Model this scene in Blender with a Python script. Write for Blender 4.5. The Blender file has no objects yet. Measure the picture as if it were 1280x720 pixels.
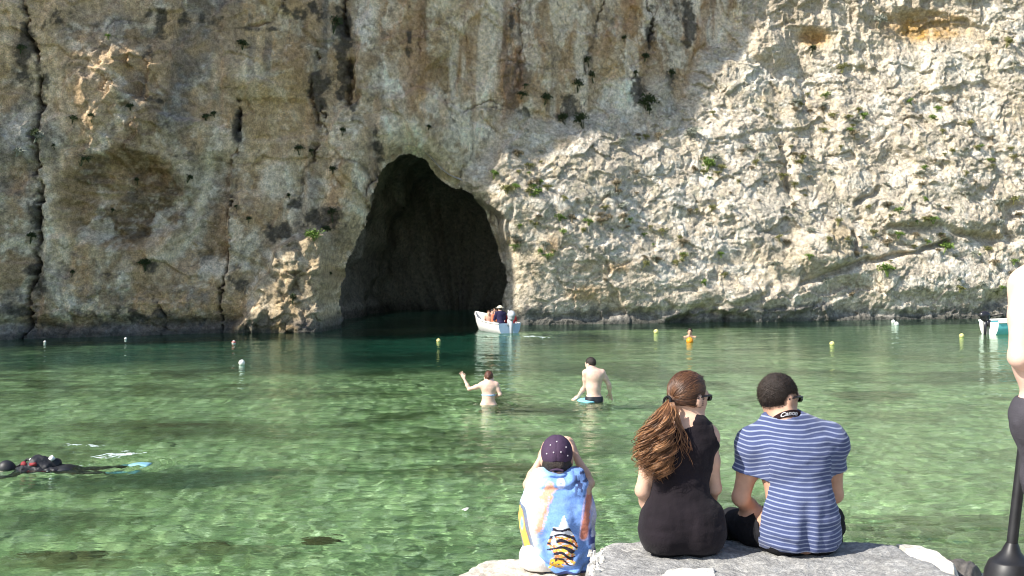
import bpy, math, random
import numpy as np
from mathutils import Vector
# ------------------------------------------------------------------ camera, sky, sun, exposure
S = bpy.context.scene
COL = S.collection
F, HORIZ, H = 1420.0, 335.0, 2.3          # focal length in photo pixels, horizon row, eye height over the water
cam = bpy.data.objects.new('camera', bpy.data.cameras.new('camera')); COL.objects.link(cam); S.camera = cam
cam.location = (0, 0, H); cam.rotation_euler = (math.pi / 2, 0, 0)
cam.data.sensor_width = 36; cam.data.lens = 36 * F / 1280; cam.data.shift_y = -(360 - HORIZ) / 1280
cam.data.clip_start = .05; cam.data.clip_end = 2000
SUN_EL, SUN_AZ = math.radians(41), math.radians(29)      # azimuth: how far behind the camera's left
sd = Vector((-math.cos(SUN_AZ) * math.cos(SUN_EL), -math.sin(SUN_AZ) * math.cos(SUN_EL), math.sin(SUN_EL)))
W = bpy.data.worlds.new('World'); S.world = W; W.use_nodes = True
sky = W.node_tree.nodes.new('ShaderNodeTexSky'); sky.sky_type = 'NISHITA'; sky.sun_disc = False
sky.sun_elevation = SUN_EL; sky.sun_rotation = math.atan2(sd.x, sd.y)
W.node_tree.links.new(sky.outputs[0], W.node_tree.nodes['Background'].inputs[0])
W.node_tree.nodes['Background'].inputs[1].default_value = .13
sl = bpy.data.lights.new('sun', 'SUN'); sl.energy = 5; sl.angle = math.radians(.5); sl.color = (1, .95, .86)
sl.cycles.is_caustics_light = True
so = bpy.data.objects.new('sun', sl); COL.objects.link(so); so.rotation_euler = sd.to_track_quat('Z', 'Y').to_euler()
S.view_settings.view_transform = 'Standard'; S.view_settings.look = 'None'
S.view_settings.exposure = .76; S.view_settings.gamma = 1
S.cycles.use_denoising = True; S.cycles.filter_width = 1.1
S.cycles.max_bounces = 8; S.cycles.transmission_bounces = 6; S.cycles.transparent_max_bounces = 6; S.cycles.caustics_refractive = True
S.cycles.sample_clamp_indirect = 6; S.cycles.sample_clamp_direct = 12

# ------------------------------------------------------------------ helpers
def pix(px, py, Y):
    return np.array([(px - 640) / F * Y, Y, H - (py - HORIZ) / F * Y])
def onwater(px, py, z=0.):
    return pix(px, py, F * (H - z) / (py - HORIZ))
def tag(o, label=None, cat=None, group=None, kind=None):
    for k, v in (('label', label), ('category', cat), ('group', group), ('kind', kind)):
        if v: o[k] = v
    return o
def raw_mesh(name, v, f, smooth=True):
    v = np.asarray(v, np.float32); me = bpy.data.meshes.new(name)
    if isinstance(f, np.ndarray):
        n = f.shape[1]
        me.vertices.add(len(v)); me.vertices.foreach_set('co', v.ravel())
        me.loops.add(f.size); me.loops.foreach_set('vertex_index', f.astype(np.int32).ravel())
        me.polygons.add(len(f)); me.polygons.foreach_set('loop_start', np.arange(0, f.size, n, dtype=np.int32))
        me.update(calc_edges=True)
    else:
        me.from_pydata([tuple(map(float, p)) for p in v], [], f); me.update()
    if smooth: me.polygons.foreach_set('use_smooth', np.ones(len(me.polygons), bool))
    return me
def mk(name, v, f, mat, parent=None, loc=None, smooth=True, col=None, attrs=None):
    """one mesh object from world-space points; its origin goes to loc (or the parent's)"""
    v = np.asarray(v, float)
    base = np.array(parent.location if parent else (loc if loc is not None else (0, 0, 0)))
    if parent is not None and parent.parent is not None: base = base + np.array(parent.parent.location)
    me = raw_mesh(name, v - base, f, smooth)
    if mat: me.materials.append(mat)
    if col is not None:
        a = me.color_attributes.new('col', 'FLOAT_COLOR', 'POINT')
        a.data.foreach_set('color', np.c_[col, np.ones(len(col))].astype(np.float32).ravel())
    for k, val in (attrs or {}).items():
        a = me.attributes.new(k, 'FLOAT', 'POINT'); a.data.foreach_set('value', np.asarray(val, np.float32))
    o = bpy.data.objects.new(name, me); COL.objects.link(o)
    if parent is not None: o.parent = parent
    elif loc is not None: o.location = tuple(map(float, loc))
    return o
def empty(name, loc):
    o = bpy.data.objects.new(name, None); COL.objects.link(o); o.location = tuple(map(float, loc)); o.empty_display_size = .2
    return o
def merge(parts):
    vs, fs, n = [], [], 0
    for v, f in parts:
        vs.append(np.asarray(v, float)); fs += [tuple(int(i) + n for i in q) for q in f]; n += len(v)
    return np.vstack(vs), fs
def unit(v):
    v = np.asarray(v, float); return v / (np.linalg.norm(v) + 1e-12)
def frame(d):
    d = unit(d); a = np.array([0, 0, 1.]) if abs(d[2]) < .9 else np.array([0, 1., 0])
    u = unit(np.cross(a, d)); return u, np.cross(d, u), d
def tube(pts, rad, n=6, cap=True):
    pts = np.asarray(pts, float); rad = np.broadcast_to(rad, len(pts)); v = []; f = []
    t = np.gradient(pts, axis=0); u0 = frame(t[0])[0]
    for i, p in enumerate(pts):
        d = unit(t[i]); u0 = unit(u0 - d * np.dot(u0, d)); w = np.cross(d, u0)
        for k in range(n):
            a = 2 * math.pi * k / n; v.append(p + rad[i] * (math.cos(a) * u0 + math.sin(a) * w))
    for i in range(len(pts) - 1):
        for k in range(n): f.append((i * n + k, i * n + (k + 1) % n, (i + 1) * n + (k + 1) % n, (i + 1) * n + k))
    if cap: f += [tuple(range(n - 1, -1, -1)), tuple(range((len(pts) - 1) * n, len(pts) * n))]
    return np.array(v), f
def lathe(prof, c, axis=(0, 0, 1), n=24):
    u, w, d = frame(axis); v = []; f = []
    for r, h in prof:
        for k in range(n):
            a = 2 * math.pi * k / n; v.append(np.asarray(c) + d * h + r * (math.cos(a) * u + math.sin(a) * w))
    for i in range(len(prof) - 1):
        for k in range(n): f.append((i * n + k, i * n + (k + 1) % n, (i + 1) * n + (k + 1) % n, (i + 1) * n + k))
    return np.array(v), f
def box(c, s, R=None):
    c = np.asarray(c, float); s = np.asarray(s, float) / 2
    q = np.array([(x, y, z) for z in (-1, 1) for y in (-1, 1) for x in (-1, 1)]) * s
    if R is not None: q = q @ np.asarray(R).T
    return q + c, [(0, 2, 3, 1), (4, 5, 7, 6), (0, 1, 5, 4), (2, 6, 7, 3), (0, 4, 6, 2), (1, 3, 7, 5)]
def grid_faces(ny, nx):
    i = np.arange(ny * nx).reshape(ny, nx)
    return np.stack([i[:-1, :-1], i[:-1, 1:], i[1:, 1:], i[1:, :-1]], -1).reshape(-1, 4)
def ss(a, b, x):
    t = np.clip((x - a) / (b - a), 0, 1); return t * t * (3 - 2 * t)
# --- noise
def _h(ix, iy, iz, seed):
    h = (ix.astype(np.int64) * 374761393 + iy.astype(np.int64) * 668265263 + iz.astype(np.int64) * 2147483647 + seed * 974634777) & 0xffffffff
    h = ((h ^ (h >> 13)) * 1274126177) & 0xffffffff; h = ((h ^ (h >> 16)) * 2246822519) & 0xffffffff
    return ((h ^ (h >> 15)) & 0xffffff).astype(np.float32) / 0xffffff
def vnoise(x, y, z=0., seed=0):
    x, y, z = np.broadcast_arrays(np.asarray(x, np.float32), np.asarray(y, np.float32), np.asarray(z, np.float32))
    ix, iy, iz = np.floor(x), np.floor(y), np.floor(z); fx, fy, fz = x - ix, y - iy, z - iz
    u, v, w = (t * t * t * (t * (t * 6 - 15) + 10) for t in (fx, fy, fz)); r = 0
    for a in (0, 1):
        for b in (0, 1):
            for c in ((0, 1) if np.ndim(z) and np.any(fz) else (0,)):
                wt = (u if a else 1 - u) * (v if b else 1 - v) * (w if c else 1 - w)
                r = r + wt * _h(ix + a, iy + b, iz + c, seed)
    return r * 2 - 1
def fbm(x, y, z=0., oct=4, seed=0, gain=.5, ridge=False):
    r, a, s, tot = 0, 1., 1., 0
    for o in range(oct):
        n = vnoise(np.asarray(x) * s + o * 17.3, np.asarray(y) * s + o * 7.7, np.asarray(z) * s, seed + o)
        if ridge: n = 1 - 2 * np.abs(n)
        r = r + a * n; tot += a; a *= gain; s *= 2.03
    return r / tot
def worley(x, y, seed=0):
    """F1, F2, random id of the nearest cell"""
    x, y = np.asarray(x, np.float32), np.asarray(y, np.float32); ix, iy = np.floor(x), np.floor(y)
    d1 = np.full(x.shape, 9., np.float32); d2 = d1.copy(); idv = np.zeros(x.shape, np.float32)
    for a in (-1, 0, 1):
        for b in (-1, 0, 1):
            jx, jy = ix + a, iy + b; z0 = np.zeros_like(jx)
            px_ = jx + _h(jx, jy, z0, seed); py_ = jy + _h(jx, jy, z0 + 1, seed)
            d = np.hypot(px_ - x, py_ - y); near = d < d1
            d2 = np.where(near, d1, np.minimum(d2, d)); idv = np.where(near, _h(jx, jy, z0 + 2, seed), idv); d1 = np.where(near, d, d1)
    return d1, d2, idv
def polyd(px, py, pts, width=None):
    """distance from every (px,py) to a polyline, and the position 0..1 along it"""
    best = np.full(px.shape, 1e9, np.float32); tt = np.zeros(px.shape, np.float32); n = len(pts) - 1
    for i in range(n):
        (ax, ay), (bx, by) = pts[i][:2], pts[i + 1][:2]; dx, dy = bx - ax, by - ay
        t = np.clip(((px - ax) * dx + (py - ay) * dy) / (dx * dx + dy * dy + 1e-9), 0, 1)
        d = np.hypot(px - ax - t * dx, py - ay - t * dy); m = d < best
        best = np.where(m, d, best); tt = np.where(m, (i + t) / n, tt)
    return best, tt
def inside(px, py, poly):
    r = np.zeros(px.shape, bool); n = len(poly)
    for i in range(n):
        (ax, ay), (bx, by) = poly[i], poly[(i + 1) % n]
        c = (ay > py) != (by > py)
        r ^= c & (px < (bx - ax) * (py - ay) / (by - ay + 1e-12) + ax)
    return r
# --- materials
def nodes(name):
    m = bpy.data.materials.new(name); m.use_nodes = True; t = m.node_tree
    return m, t, t.nodes['Principled BSDF']
def mat(name, rgb, rough=.6, spec=.4, var=.12, scale=30, bump=0., bscale=None, metal=0., col=False, sheen=0., sub=0., bdist=.01, rgb2=None):
    """principled material with noise variation; col=True multiplies the mesh's own colour attribute"""
    m, t, b = nodes(name); N, L = t.nodes, t.links
    tc = N.new('ShaderNodeTexCoord'); nz = N.new('ShaderNodeTexNoise'); nz.inputs['Scale'].default_value = scale; nz.inputs['Detail'].default_value = 5
    L.new(tc.outputs['Object'], nz.inputs['Vector'])
    mr = N.new('ShaderNodeMapRange'); mr.inputs[1].default_value = .3; mr.inputs[2].default_value = .7; L.new(nz.outputs[0], mr.inputs[0])
    if rgb2 is not None:
        src = N.new('ShaderNodeMix'); src.data_type = 'RGBA'; src.inputs[6].default_value = (*rgb, 1); src.inputs[7].default_value = (*rgb2, 1)
        L.new(mr.outputs[0], src.inputs[0]); L.new(src.outputs[2], b.inputs['Base Color'])
    else:
        mr.inputs[3].default_value = 1 - var; mr.inputs[4].default_value = 1 + var
        mx = N.new('ShaderNodeMix'); mx.data_type = 'RGBA'; mx.blend_type = 'MULTIPLY'; mx.inputs[0].default_value = 1
        if col:
            at = N.new('ShaderNodeAttribute'); at.attribute_name = 'col'; L.new(at.outputs['Color'], mx.inputs[6])
        else: mx.inputs[6].default_value = (*rgb, 1)
        L.new(mr.outputs[0], mx.inputs[7]); L.new(mx.outputs[2], b.inputs['Base Color'])
    b.inputs['Roughness'].default_value = rough; b.inputs['Specular IOR Level'].default_value = spec; b.inputs['Metallic'].default_value = metal
    if sheen: b.inputs['Sheen Weight'].default_value = sheen
    if sub:
        b.inputs['Subsurface Weight'].default_value = sub; b.inputs['Subsurface Radius'].default_value = (.02, .008, .004); b.inputs['Subsurface Scale'].default_value = .5
    if bump:
        n2 = N.new('ShaderNodeTexNoise'); n2.inputs['Scale'].default_value = bscale or scale * 3; n2.inputs['Detail'].default_value = 6; L.new(tc.outputs['Object'], n2.inputs['Vector'])
        bp = N.new('ShaderNodeBump'); bp.inputs['Strength'].default_value = bump; bp.inputs['Distance'].default_value = bdist
        L.new(n2.outputs[0], bp.inputs['Height']); L.new(bp.outputs[0], b.inputs['Normal'])
    return m
# --- soft bodies from distance fields
class Sdf:
    """a list of tapered limbs and ellipsoids blended into ONE continuous surface"""
    def __init__(s): s.p = []
    def cap(s, a, b, ra, rb=None, k=.02, g=''):
        s.p.append(('c', np.asarray(a, float), np.asarray(b, float), ra, ra if rb is None else rb, k, g)); return s
    def chain(s, pts, rs, k=.02, g=''):
        for i in range(len(pts) - 1): s.cap(pts[i], pts[i + 1], rs[i], rs[i + 1], k, g)
        return s
    def ell(s, c, r, R=None, k=.03, g='', sub=False):
        s.p.append(('s' if sub else 'e', np.asarray(c, float), np.asarray(r, float), np.eye(3) if R is None else np.asarray(R), 0, k, g)); return s
    def only(s, *gs):
        o = Sdf(); o.p = [q for q in s.p if q[6] in gs and q[0] != 's']; return o
    def bounds(s, m):
        lo, hi = np.full(3, 1e9), np.full(3, -1e9)
        for q in s.p:
            if q[0] == 's': continue
            if q[0] == 'c':
                r = max(q[3], q[4]); lo = np.minimum(lo, np.minimum(q[1], q[2]) - r); hi = np.maximum(hi, np.maximum(q[1], q[2]) + r)
            else:
                e = np.sqrt(((q[3] * q[2]) ** 2).sum(1)); lo = np.minimum(lo, q[1] - e); hi = np.maximum(hi, q[1] + e)
        return lo - m, hi + m
    def field(s, lo, hi, h, off=0.):
        n = np.maximum(np.ceil((hi - lo) / h).astype(int) + 1, 3); ax = [lo[i] + h * np.arange(n[i]) for i in range(3)]
        D = np.full(n, .5, np.float32)
        for q in s.p:
            k = q[5]; mg = k + off + 3 * h
            if q[0] == 'c':
                r = max(q[3], q[4]); a = np.minimum(q[1], q[2]) - r - mg; b = np.maximum(q[1], q[2]) + r + mg
            else:
                e = np.sqrt(((q[3] * q[2]) ** 2).sum(1)); a = q[1] - e - mg; b = q[1] + e + mg
            i0 = np.clip(np.floor((a - lo) / h).astype(int), 0, n); i1 = np.clip(np.ceil((b - lo) / h).astype(int) + 1, 0, n)
            if np.any(i1 <= i0): continue
            sl_ = tuple(slice(i0[i], i1[i]) for i in range(3))
            x = ax[0][sl_[0]][:, None, None].astype(np.float32); y = ax[1][sl_[1]][None, :, None].astype(np.float32); z = ax[2][sl_[2]][None, None, :].astype(np.float32)
            if q[0] == 'c':
                A, d = q[1], q[2] - q[1]; L2 = float(d @ d) + 1e-12
                t = np.clip(((x - A[0]) * d[0] + (y - A[1]) * d[1] + (z - A[2]) * d[2]) / L2, 0, 1)
                f = np.sqrt((x - A[0] - t * d[0]) ** 2 + (y - A[1] - t * d[1]) ** 2 + (z - A[2] - t * d[2]) ** 2) - (q[3] + (q[4] - q[3]) * t)
            else:
                c, r, R = q[1], q[2], q[3]; dx, dy, dz = x - c[0], y - c[1], z - c[2]
                l = [dx * R[0, i] + dy * R[1, i] + dz * R[2, i] for i in range(3)]
                k0 = np.sqrt(sum((l[i] / r[i]) ** 2 for i in range(3))) + 1e-9; k1 = np.sqrt(sum((l[i] / r[i] ** 2) ** 2 for i in range(3))) + 1e-9
                f = k0 * (k0 - 1) / k1
            cur = D[sl_]
            if q[0] == 's':
                hh = np.maximum(k - np.abs(cur + f), 0) / k; D[sl_] = np.maximum(cur, -f) + hh * hh * k * .25
            else:
                hh = np.maximum(k - np.abs(cur - f), 0) / k; D[sl_] = np.minimum(cur, f) - hh * hh * k * .25
        return D - np.float32(off), ax
def surfnets(D, ax, h):
    s = D < 0; n = D.shape; c = np.zeros(tuple(k - 1 for k in n), np.int8)
    O = [(i, j, k) for i in (0, 1) for j in (0, 1) for k in (0, 1)]
    def sl3(o): return tuple(slice(o[i], n[i] - 1 + o[i]) for i in range(3))
    for o in O: c += s[sl3(o)]
    I = np.nonzero((c > 0) & (c < 8)); m = len(I[0]); idx = np.full(c.shape, -1, np.int32); idx[I] = np.arange(m)
    P = np.zeros((m, 3)); cnt = np.zeros(m); C = {o: D[I[0] + o[0], I[1] + o[1], I[2] + o[2]] for o in O}
    for o in O:
        for a in range(3):
            if o[a]: continue
            o2 = tuple(1 if i == a else o[i] for i in range(3)); fa, fb = C[o], C[o2]; x = (fa < 0) != (fb < 0)
            t = np.where(x, fa / np.where(x, fa - fb, 1), 0)
            for i in range(3): P[:, i] += np.where(x, o[i] + (t if i == a else 0), 0)
            cnt += x
    P /= cnt[:, None]; V = np.stack([ax[i][0] + h * (I[i] + P[:, i]) for i in range(3)], 1); Fs = []
    for a in range(3):
        b, d = (a + 1) % 3, (a + 2) % 3
        s0 = [slice(1, n[i] - 1) for i in range(3)]; s0[a] = slice(0, n[a] - 1); s1 = list(s0); s1[a] = slice(1, n[a])
        A, B = s[tuple(s0)], s[tuple(s1)]; E_ = np.nonzero(A != B)
        g = [E_[i] + (0 if i == a else 1) for i in range(3)]; fl = A[E_]
        def cell(db, dd):
            q = [g[0].copy(), g[1].copy(), g[2].copy()]; q[b] = q[b] - db; q[d] = q[d] - dd; return idx[tuple(q)]
        q = np.stack([cell(1, 1), cell(0, 1), cell(0, 0), cell(1, 0)], 1)
        q[~fl] = q[~fl][:, ::-1]; Fs.append(q)
    return V, np.vstack(Fs)
def solid(sdf, h, off=0., mod=None, margin=.03):
    """(points, quads) of the field's surface; mod(D,x,y,z) may carve or wrinkle it"""
    lo, hi = sdf.bounds(margin + off); D, ax = sdf.field(lo, hi, h, off)
    if mod is not None: D = mod(D, ax[0][:, None, None].astype(np.float32), ax[1][None, :, None].astype(np.float32), ax[2][None, None, :].astype(np.float32)).astype(np.float32)
    D[0], D[-1], D[:, 0], D[:, -1], D[:, :, 0], D[:, :, -1] = .1, .1, .1, .1, .1, .1
    return surfnets(D, ax, h)
rng = np.random.default_rng(7); random.seed(7)

# ------------------------------------------------------------------ the cliff: one rock face, wall on the left, leaning talus on the right
SL = .649
def wall_y(X):
    X = np.asarray(X, float)
    yl = 36.3 + SL * (X + 16.3); yu = 54. + .24 * (X - 11)
    k = 1.2; h = np.maximum(k - np.abs(yl - yu), 0) / k
    return np.minimum(yl, yu) - h * h * k * .25
def wall_hit(px, py):
    """where a photo pixel's ray meets the plain wall"""
    t = (px - 640) / F; Y = (36.3 + SL * 16.3) / (1 - SL * t)
    if t * Y > 11: Y = (54 - .24 * 11) / (1 - .24 * t)
    return t * Y, Y, H - (py - HORIZ) / F * Y
_zb = [wall_hit(a, b) for a, b in ((569, 222), (600, 200), (628, 180), (694, 166), (767, 155), (847, 132), (895, 85), (930, 62), (1000, 92), (1100, 72), (1150, 66), (1280, 40), (1420, 20))]
ZBX, ZBZ = [a[0] for a in _zb], [a[2] for a in _zb]
def axis(fine0, fine1, step, lo, hi, g=1.13):
    a = list(np.arange(fine0, fine1 + 1e-6, step)); l, r = [], []; d = step
    while (l[-1] if l else fine0) > lo: d *= g; l.append((l[-1] if l else fine0) - d)
    d = step
    while (r[-1] if r else a[-1]) < hi: d *= g; r.append((r[-1] if r else a[-1]) + d)
    return np.array(l[::-1] + a + r)
cx = axis(-17.6, 30.6, .046, -75, 95); cz = axis(-.5, 17., .046, -5, 34)
CX, CZ = np.meshgrid(cx, cz); WY = wall_y(CX)
# talus / lower right mass
zb = np.interp(CX, ZBX, ZBZ) + .35 * vnoise(CX * .9, CX * 0 + 3.3, 0., 5)
yr0 = 45.6 + .283 * CX
z0 = np.interp(CX, [-3, 0, 2, 5, 10, 30], [5.4, 5.2, 4.6, 2.6, 1.3, 1.3])
s_ = np.maximum(CZ - z0, 0) / np.maximum(zb - z0, .4)
A_ = np.maximum(WY - yr0, .15)
lean = np.where(s_ < 1.6, A_ * s_ ** 1.15, A_ * 1.6 ** 1.15 + (s_ - 1.6) * 3)
xedge = np.interp(CZ, [0, 4.3, 5.0, 5.6, 7], [-.1, -.25, -1.2, -2.1, -2.2]) + .12 * vnoise(CZ * 1.3, CZ * 0, 0., 9)
RY = yr0 + lean + np.maximum(xedge - CX, 0) * 4
# pixel of every point, to put each feature of the rock where it stands
Yb = np.minimum(WY, RY); PX = 640 + F * CX / Yb; PY = HORIZ - F * (CZ - H) / Yb
def blob(x, y, rx, ry, p=2.):
    return np.exp(-(((PX - x) / rx) ** 2 + ((PY - y) / ry) ** 2) ** (p / 2))
def billow(x, y, o, seed, gain=.5):
    r, a, q, tot = 0, 1., 1., 0
    for i in range(o):
        r = r + a * (np.abs(vnoise(x * q + 13.1 * i, y * q + 5.3 * i, 0, seed + i)) * 2.4 - 1); tot += a; a *= gain; q *= 2.07
    return r / tot
def facet(x, y, seed, ta=1., tb=1.):
    """broken rock: every cell a flat plane with its own tilt and height"""
    x, y = np.asarray(x, np.float32), np.asarray(y, np.float32); ix, iy = np.floor(x), np.floor(y)
    d1 = np.full(x.shape, 9., np.float32); out = np.zeros_like(d1)
    for a in (-1, 0, 1):
        for b in (-1, 0, 1):
            jx, jy = ix + a, iy + b; z0_ = np.zeros_like(jx); qx, qy = x - jx - _h(jx, jy, z0_, seed), y - jy - _h(jx, jy, z0_ + 1, seed)
            d = np.hypot(qx, qy); near = d < d1
            hgt_ = ta * (_h(jx, jy, z0_ + 2, seed) - .5) * qx * 2 + tb * (_h(jx, jy, z0_ + 3, seed) - .5) * qy * 2 + (_h(jx, jy, z0_ + 4, seed) - .5)
            out = np.where(near, hgt_, out); d1 = np.where(near, d, d1)
    return out
def blur(a, n):
    for _ in range(n):
        a = (a + np.roll(a, 1, 0) + np.roll(a, -1, 0)) / 3; a = (a + np.roll(a, 1, 1) + np.roll(a, -1, 1)) / 3
    return a
# --- wall relief (metres towards the viewer)
wx, wy2 = CX + .45 * fbm(CX * .7, CZ * .7, 0, 4, 45), CZ + .45 * fbm(CX * .7, CZ * .7, 0, 4, 46)
dW = .34 * fbm(CX * .2, CZ * .14, 0, 3, 11) + .12 * fbm(CX * .75, CZ * .5, 0, 4, 21) + .03 * fbm(CX * 5, CZ * 4.5, 0, 5, 36, .62) + .05 * fbm(CX * 1.8, CZ * .35, 0, 3, 37)
dW += blur(.26 * facet(wx * .33, wy2 * .24, 38, .9, .7), 1) + .10 * facet(wx * .95, wy2 * .8, 39) + .04 * facet(wx * 2.6, wy2 * 2.3, 40)
fl1, fl2 = vnoise(wx * .32, wy2 * .2, 0, 47), vnoise(wx * .25, wy2 * .7, 0, 49)
frac = np.exp(-(fl1 / .012) ** 2) * ss(.0, .3, vnoise(CX * .3, CZ * .35, 0, 52)) + .6 * np.exp(-(fl2 / .014) ** 2) * ss(.05, .3, vnoise(CX * .3, CZ * .3, 0, 54))
dW -= .08 * frac
rough = ss(340, 400, PY) + .7 * ss(.15, .5, vnoise(CX * .25, CZ * .25, 0, 51))
dW += rough * (.10 * facet(wx * 1.7, wy2 * 1.9, 42) + .07 * fbm(CX * 2.2, CZ * 2.2, 0, 5, 61, .6, True) - .03)
n_e = fbm(CX * .8, CZ * .8, 0, 3, 55); crack_darks = []                                                        # near-black put into the rock colour along each crack
def crack(pts, w, depth, dark=.8):
    global dW
    j = 5 * vnoise(PY * .06, PX * .03, 0, len(pts)); j = j + 3 * vnoise(PX * .25, PY * .25, 0, 2); d, t = polyd(PX + j, PY, pts); ww = .42 * w * (.55 + .45 * np.sin(np.pi * np.clip(t, 0, 1)) + .35 * vnoise(PX * .1, PY * .1, 0, 3))
    e = np.exp(-(d / np.maximum(ww, .5)) ** 2) * ss(-.3, .25, vnoise(PX * .05, PY * .035, 0, 8) + .2); dW -= .75 * depth * e
    crack_darks.append((np.exp(-(d / np.maximum(ww * 1.5, .8)) ** 2) * ss(-.5, .2, vnoise(PX * .06, PY * .06, 0, 8) + .2), dark))
crack([(16, -20), (26, 40), (40, 95), (44, 150), (40, 190), (47, 250), (44, 330), (30, 380), (22, 430)], 7, .9)
crack([(294, 120), (291, 175), (288, 230), (284, 290), (280, 335), (276, 420)], 4, .5, .9)
crack([(278, 32), (300, 31), (335, 22), (352, -5)], 3, .4, .6)
crack([(428, -20), (426, 40), (436, 95), (434, 140)], 9, .6, .5)
crack([(395, 60), (385, 110), (396, 160), (392, 190)], 6, .45, .6)
crack([(757, -10), (750, 22), (745, 52), (730, 78), (722, 104)], 2.6, .35, .7)
crack([(814, -10), (815, 40), (816, 52)], 3, .3, .9)
crack([(464, 165), (468, 200), (460, 250), (452, 290)], 4, .4, .7)
crack([(556, 100), (554, 130), (572, 152)], 1.6, .18, .6)
crack([(648, 0), (650, 60), (646, 120), (655, 165)], 5, .25, .35)
crack([(520, 0), (527, 40), (522, 90), (508, 128)], 4, .15, .3)
crack([(398, 130), (404, 165), (372, 225), (380, 290)], 3, .3, .6)
crack([(650, 140), (612, 122), (596, 130), (572, 143)], 2, .2, .6)
crack([(195, 420), (205, 395), (190, 370)], 3, .25, .6)
crack([(330, 60), (310, 52), (290, 66)], 2, .2, .5)
lp_ = ss(50, 150, PX + 14 * n_e) * (1 - ss(140, 260, PX + 20 * n_e)) * ss(20, 85, PY + 22 * n_e) * (1 - ss(140, 235, PY + 26 * n_e)); dW += blur(lp_, 20) * (.62 + .3 * facet(wx * 1.1, wy2 * .9, 57) + .22 * facet(wx * 2.7, wy2 * 2.2, 58) + .12 * fbm(CX * 3, CZ * 3, 0, 4, 59)) + .35 * blob(20, 172, 34, 36, 3)                       # the patch that catches the sun
dW -= .6 * ss(0, .6, .12 * n_e + 1 - (((PX - 152) / 92) ** 2 + ((PY - 250) / 66) ** 2)) * (1 + .5 * fbm(CX * 1.2, CZ * 1.2, 0, 3, 71)) + .16 * ss(0, .4, 1 - (((PX - 152) / 92) ** 2 + ((PY - 250) / 66) ** 2)) * billow(CX * 1.6 + CZ, CZ * 3.2, 4, 72, .6)     # brown hollow
dW -= .55 * (ss(218, 236, PX + (PY - 260) * .25) * (1 - ss(282, 286, PX)) * ss(185, 215, PY) * (1 - ss(315, 345, PY)))   # smooth slab
dW += .35 * (ss(272, 277, PX) * (1 - ss(286, 291, PX)) * ss(60, 80, PY) * (1 - ss(165, 172, PY))) * .35
dW -= .2 * (ss(287, 292, PX) * (1 - ss(376, 384, PX)) * ss(118, 126, PY) * (1 - ss(235, 260, PY)))   # squared recess
dW += .4 * blob(330, 90, 50, 28, 4)
dW += .5 * blob(440, 255, 30, 90, 4)
oc = np.zeros_like(PX)                                              # outcrop left of the cave
oc = inside(PX + 4 * vnoise(PX * .08, PY * .08, 0, 91), PY + 5 * vnoise(PX * .07, PY * .07, 0, 92), [(284, 440), (290, 408), (316, 385), (328, 345), (345, 318), (368, 298), (398, 288), (414, 296), (414, 440)]).astype(float)
for ax_ in (0, 1):
    for _ in range(5): oc = (oc + np.roll(oc, 1, ax_) + np.roll(oc, -1, ax_)) / 3
dW += oc * (np.maximum(WY - 40.45 - .15 * np.maximum(CZ, 0), .35) + .3 * facet(wx * .9, wy2 * .8, 95) + .16 * facet(wx * 2.2, wy2 * 2., 94) + .05 * fbm(CX * 3, CZ * 3, 0, 5, 96, .6))
dW -= .12 * blob(500, 120, 60, 60) - .25 * blob(480, 160, 60, 30)
dW -= .4 * np.exp(-((CZ - .35) / .28) ** 2) * (1 - oc)                # notch cut by the sea
dW += .06 * fbm(CX * .4, CZ * 7, 0, 3, 97) * ss(330, 420, PY)
WYd = WY + .045 * np.maximum(CZ, 0) - dW
# --- talus relief
q1, q2 = CX + .5 * fbm(CX * .9, CZ * .9, 0, 4, 112), CZ + .5 * fbm(CX * .9, CZ * .9, 0, 4, 113)
dR = .5 * fbm(CX * .3, CZ * .45, 0, 3, 111) + .12 * billow(q1 * .4, q2 * .65, 4, 116, .5)
dR += blur(.42 * facet(q1 * .2, q2 * .34, 123, .6, .8), 1) + .22 * facet(q1 * .5, q2 * .75, 118) + .15 * facet(q1 * 1.2, q2 * 1.7, 119) + .09 * facet(q1 * 2.8, q2 * 3.8, 120) + .045 * facet(q1 * 6, q2 * 8, 122)
dR += .05 * fbm(CX * 4, CZ * 5, 0, 5, 121, .62)
g1, g2, gid = worley(q1 * .6, q2 * 1.0, 8); h1, h2, hid = worley(q1 * 1.7, q2 * 2.3, 9)
strat = CZ * 1.05 - .16 * CX + .7 * fbm(CX * .25, CZ * .3, 0, 2, 141); fr = strat - np.floor(strat)
dR += .26 * (ss(0, .85, fr) - ss(.86, 1, fr)) * (.5 + .8 * vnoise(CX * .3, CZ * .5, 0, 142)) * ss(7, 2.5, CZ) * ss(4, 10, CX)          # ledges low on the right
def ledge(pts, w, depth):
    global dR
    d, t = polyd(PX + 4 * vnoise(PX * .06, PY * .06, 0, 5), PY + 3 * vnoise(PX * .05, PY * .09, 0, 6), pts); dR -= depth * np.exp(-(d / w) ** 2)
ledge([(1185, 304), (1150, 315), (1100, 322), (1060, 335), (1034, 346), (1000, 352)], 4, .9)
ledge([(1280, 255), (1262, 262), (1262, 300), (1225, 296), (1160, 282), (1110, 285)], 6, .7)
ledge([(1066, 290), (1070, 320)], 3, .6); ledge([(906, 398), (930, 380), (965, 360)], 5, .6); ledge([(640, 260), (632, 320), (634, 350)], 3, .5)
ledge([(845, 400), (870, 388), (890, 392)], 5, .6); ledge([(976, 180), (984, 215), (994, 245)], 5, .5); ledge([(1072, 255), (1098, 240)], 4, .6)
ledge([(1240, 380), (1280, 370)], 9, .8); ledge([(760, 392), (840, 388), (890, 384)], 5, .35)
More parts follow.
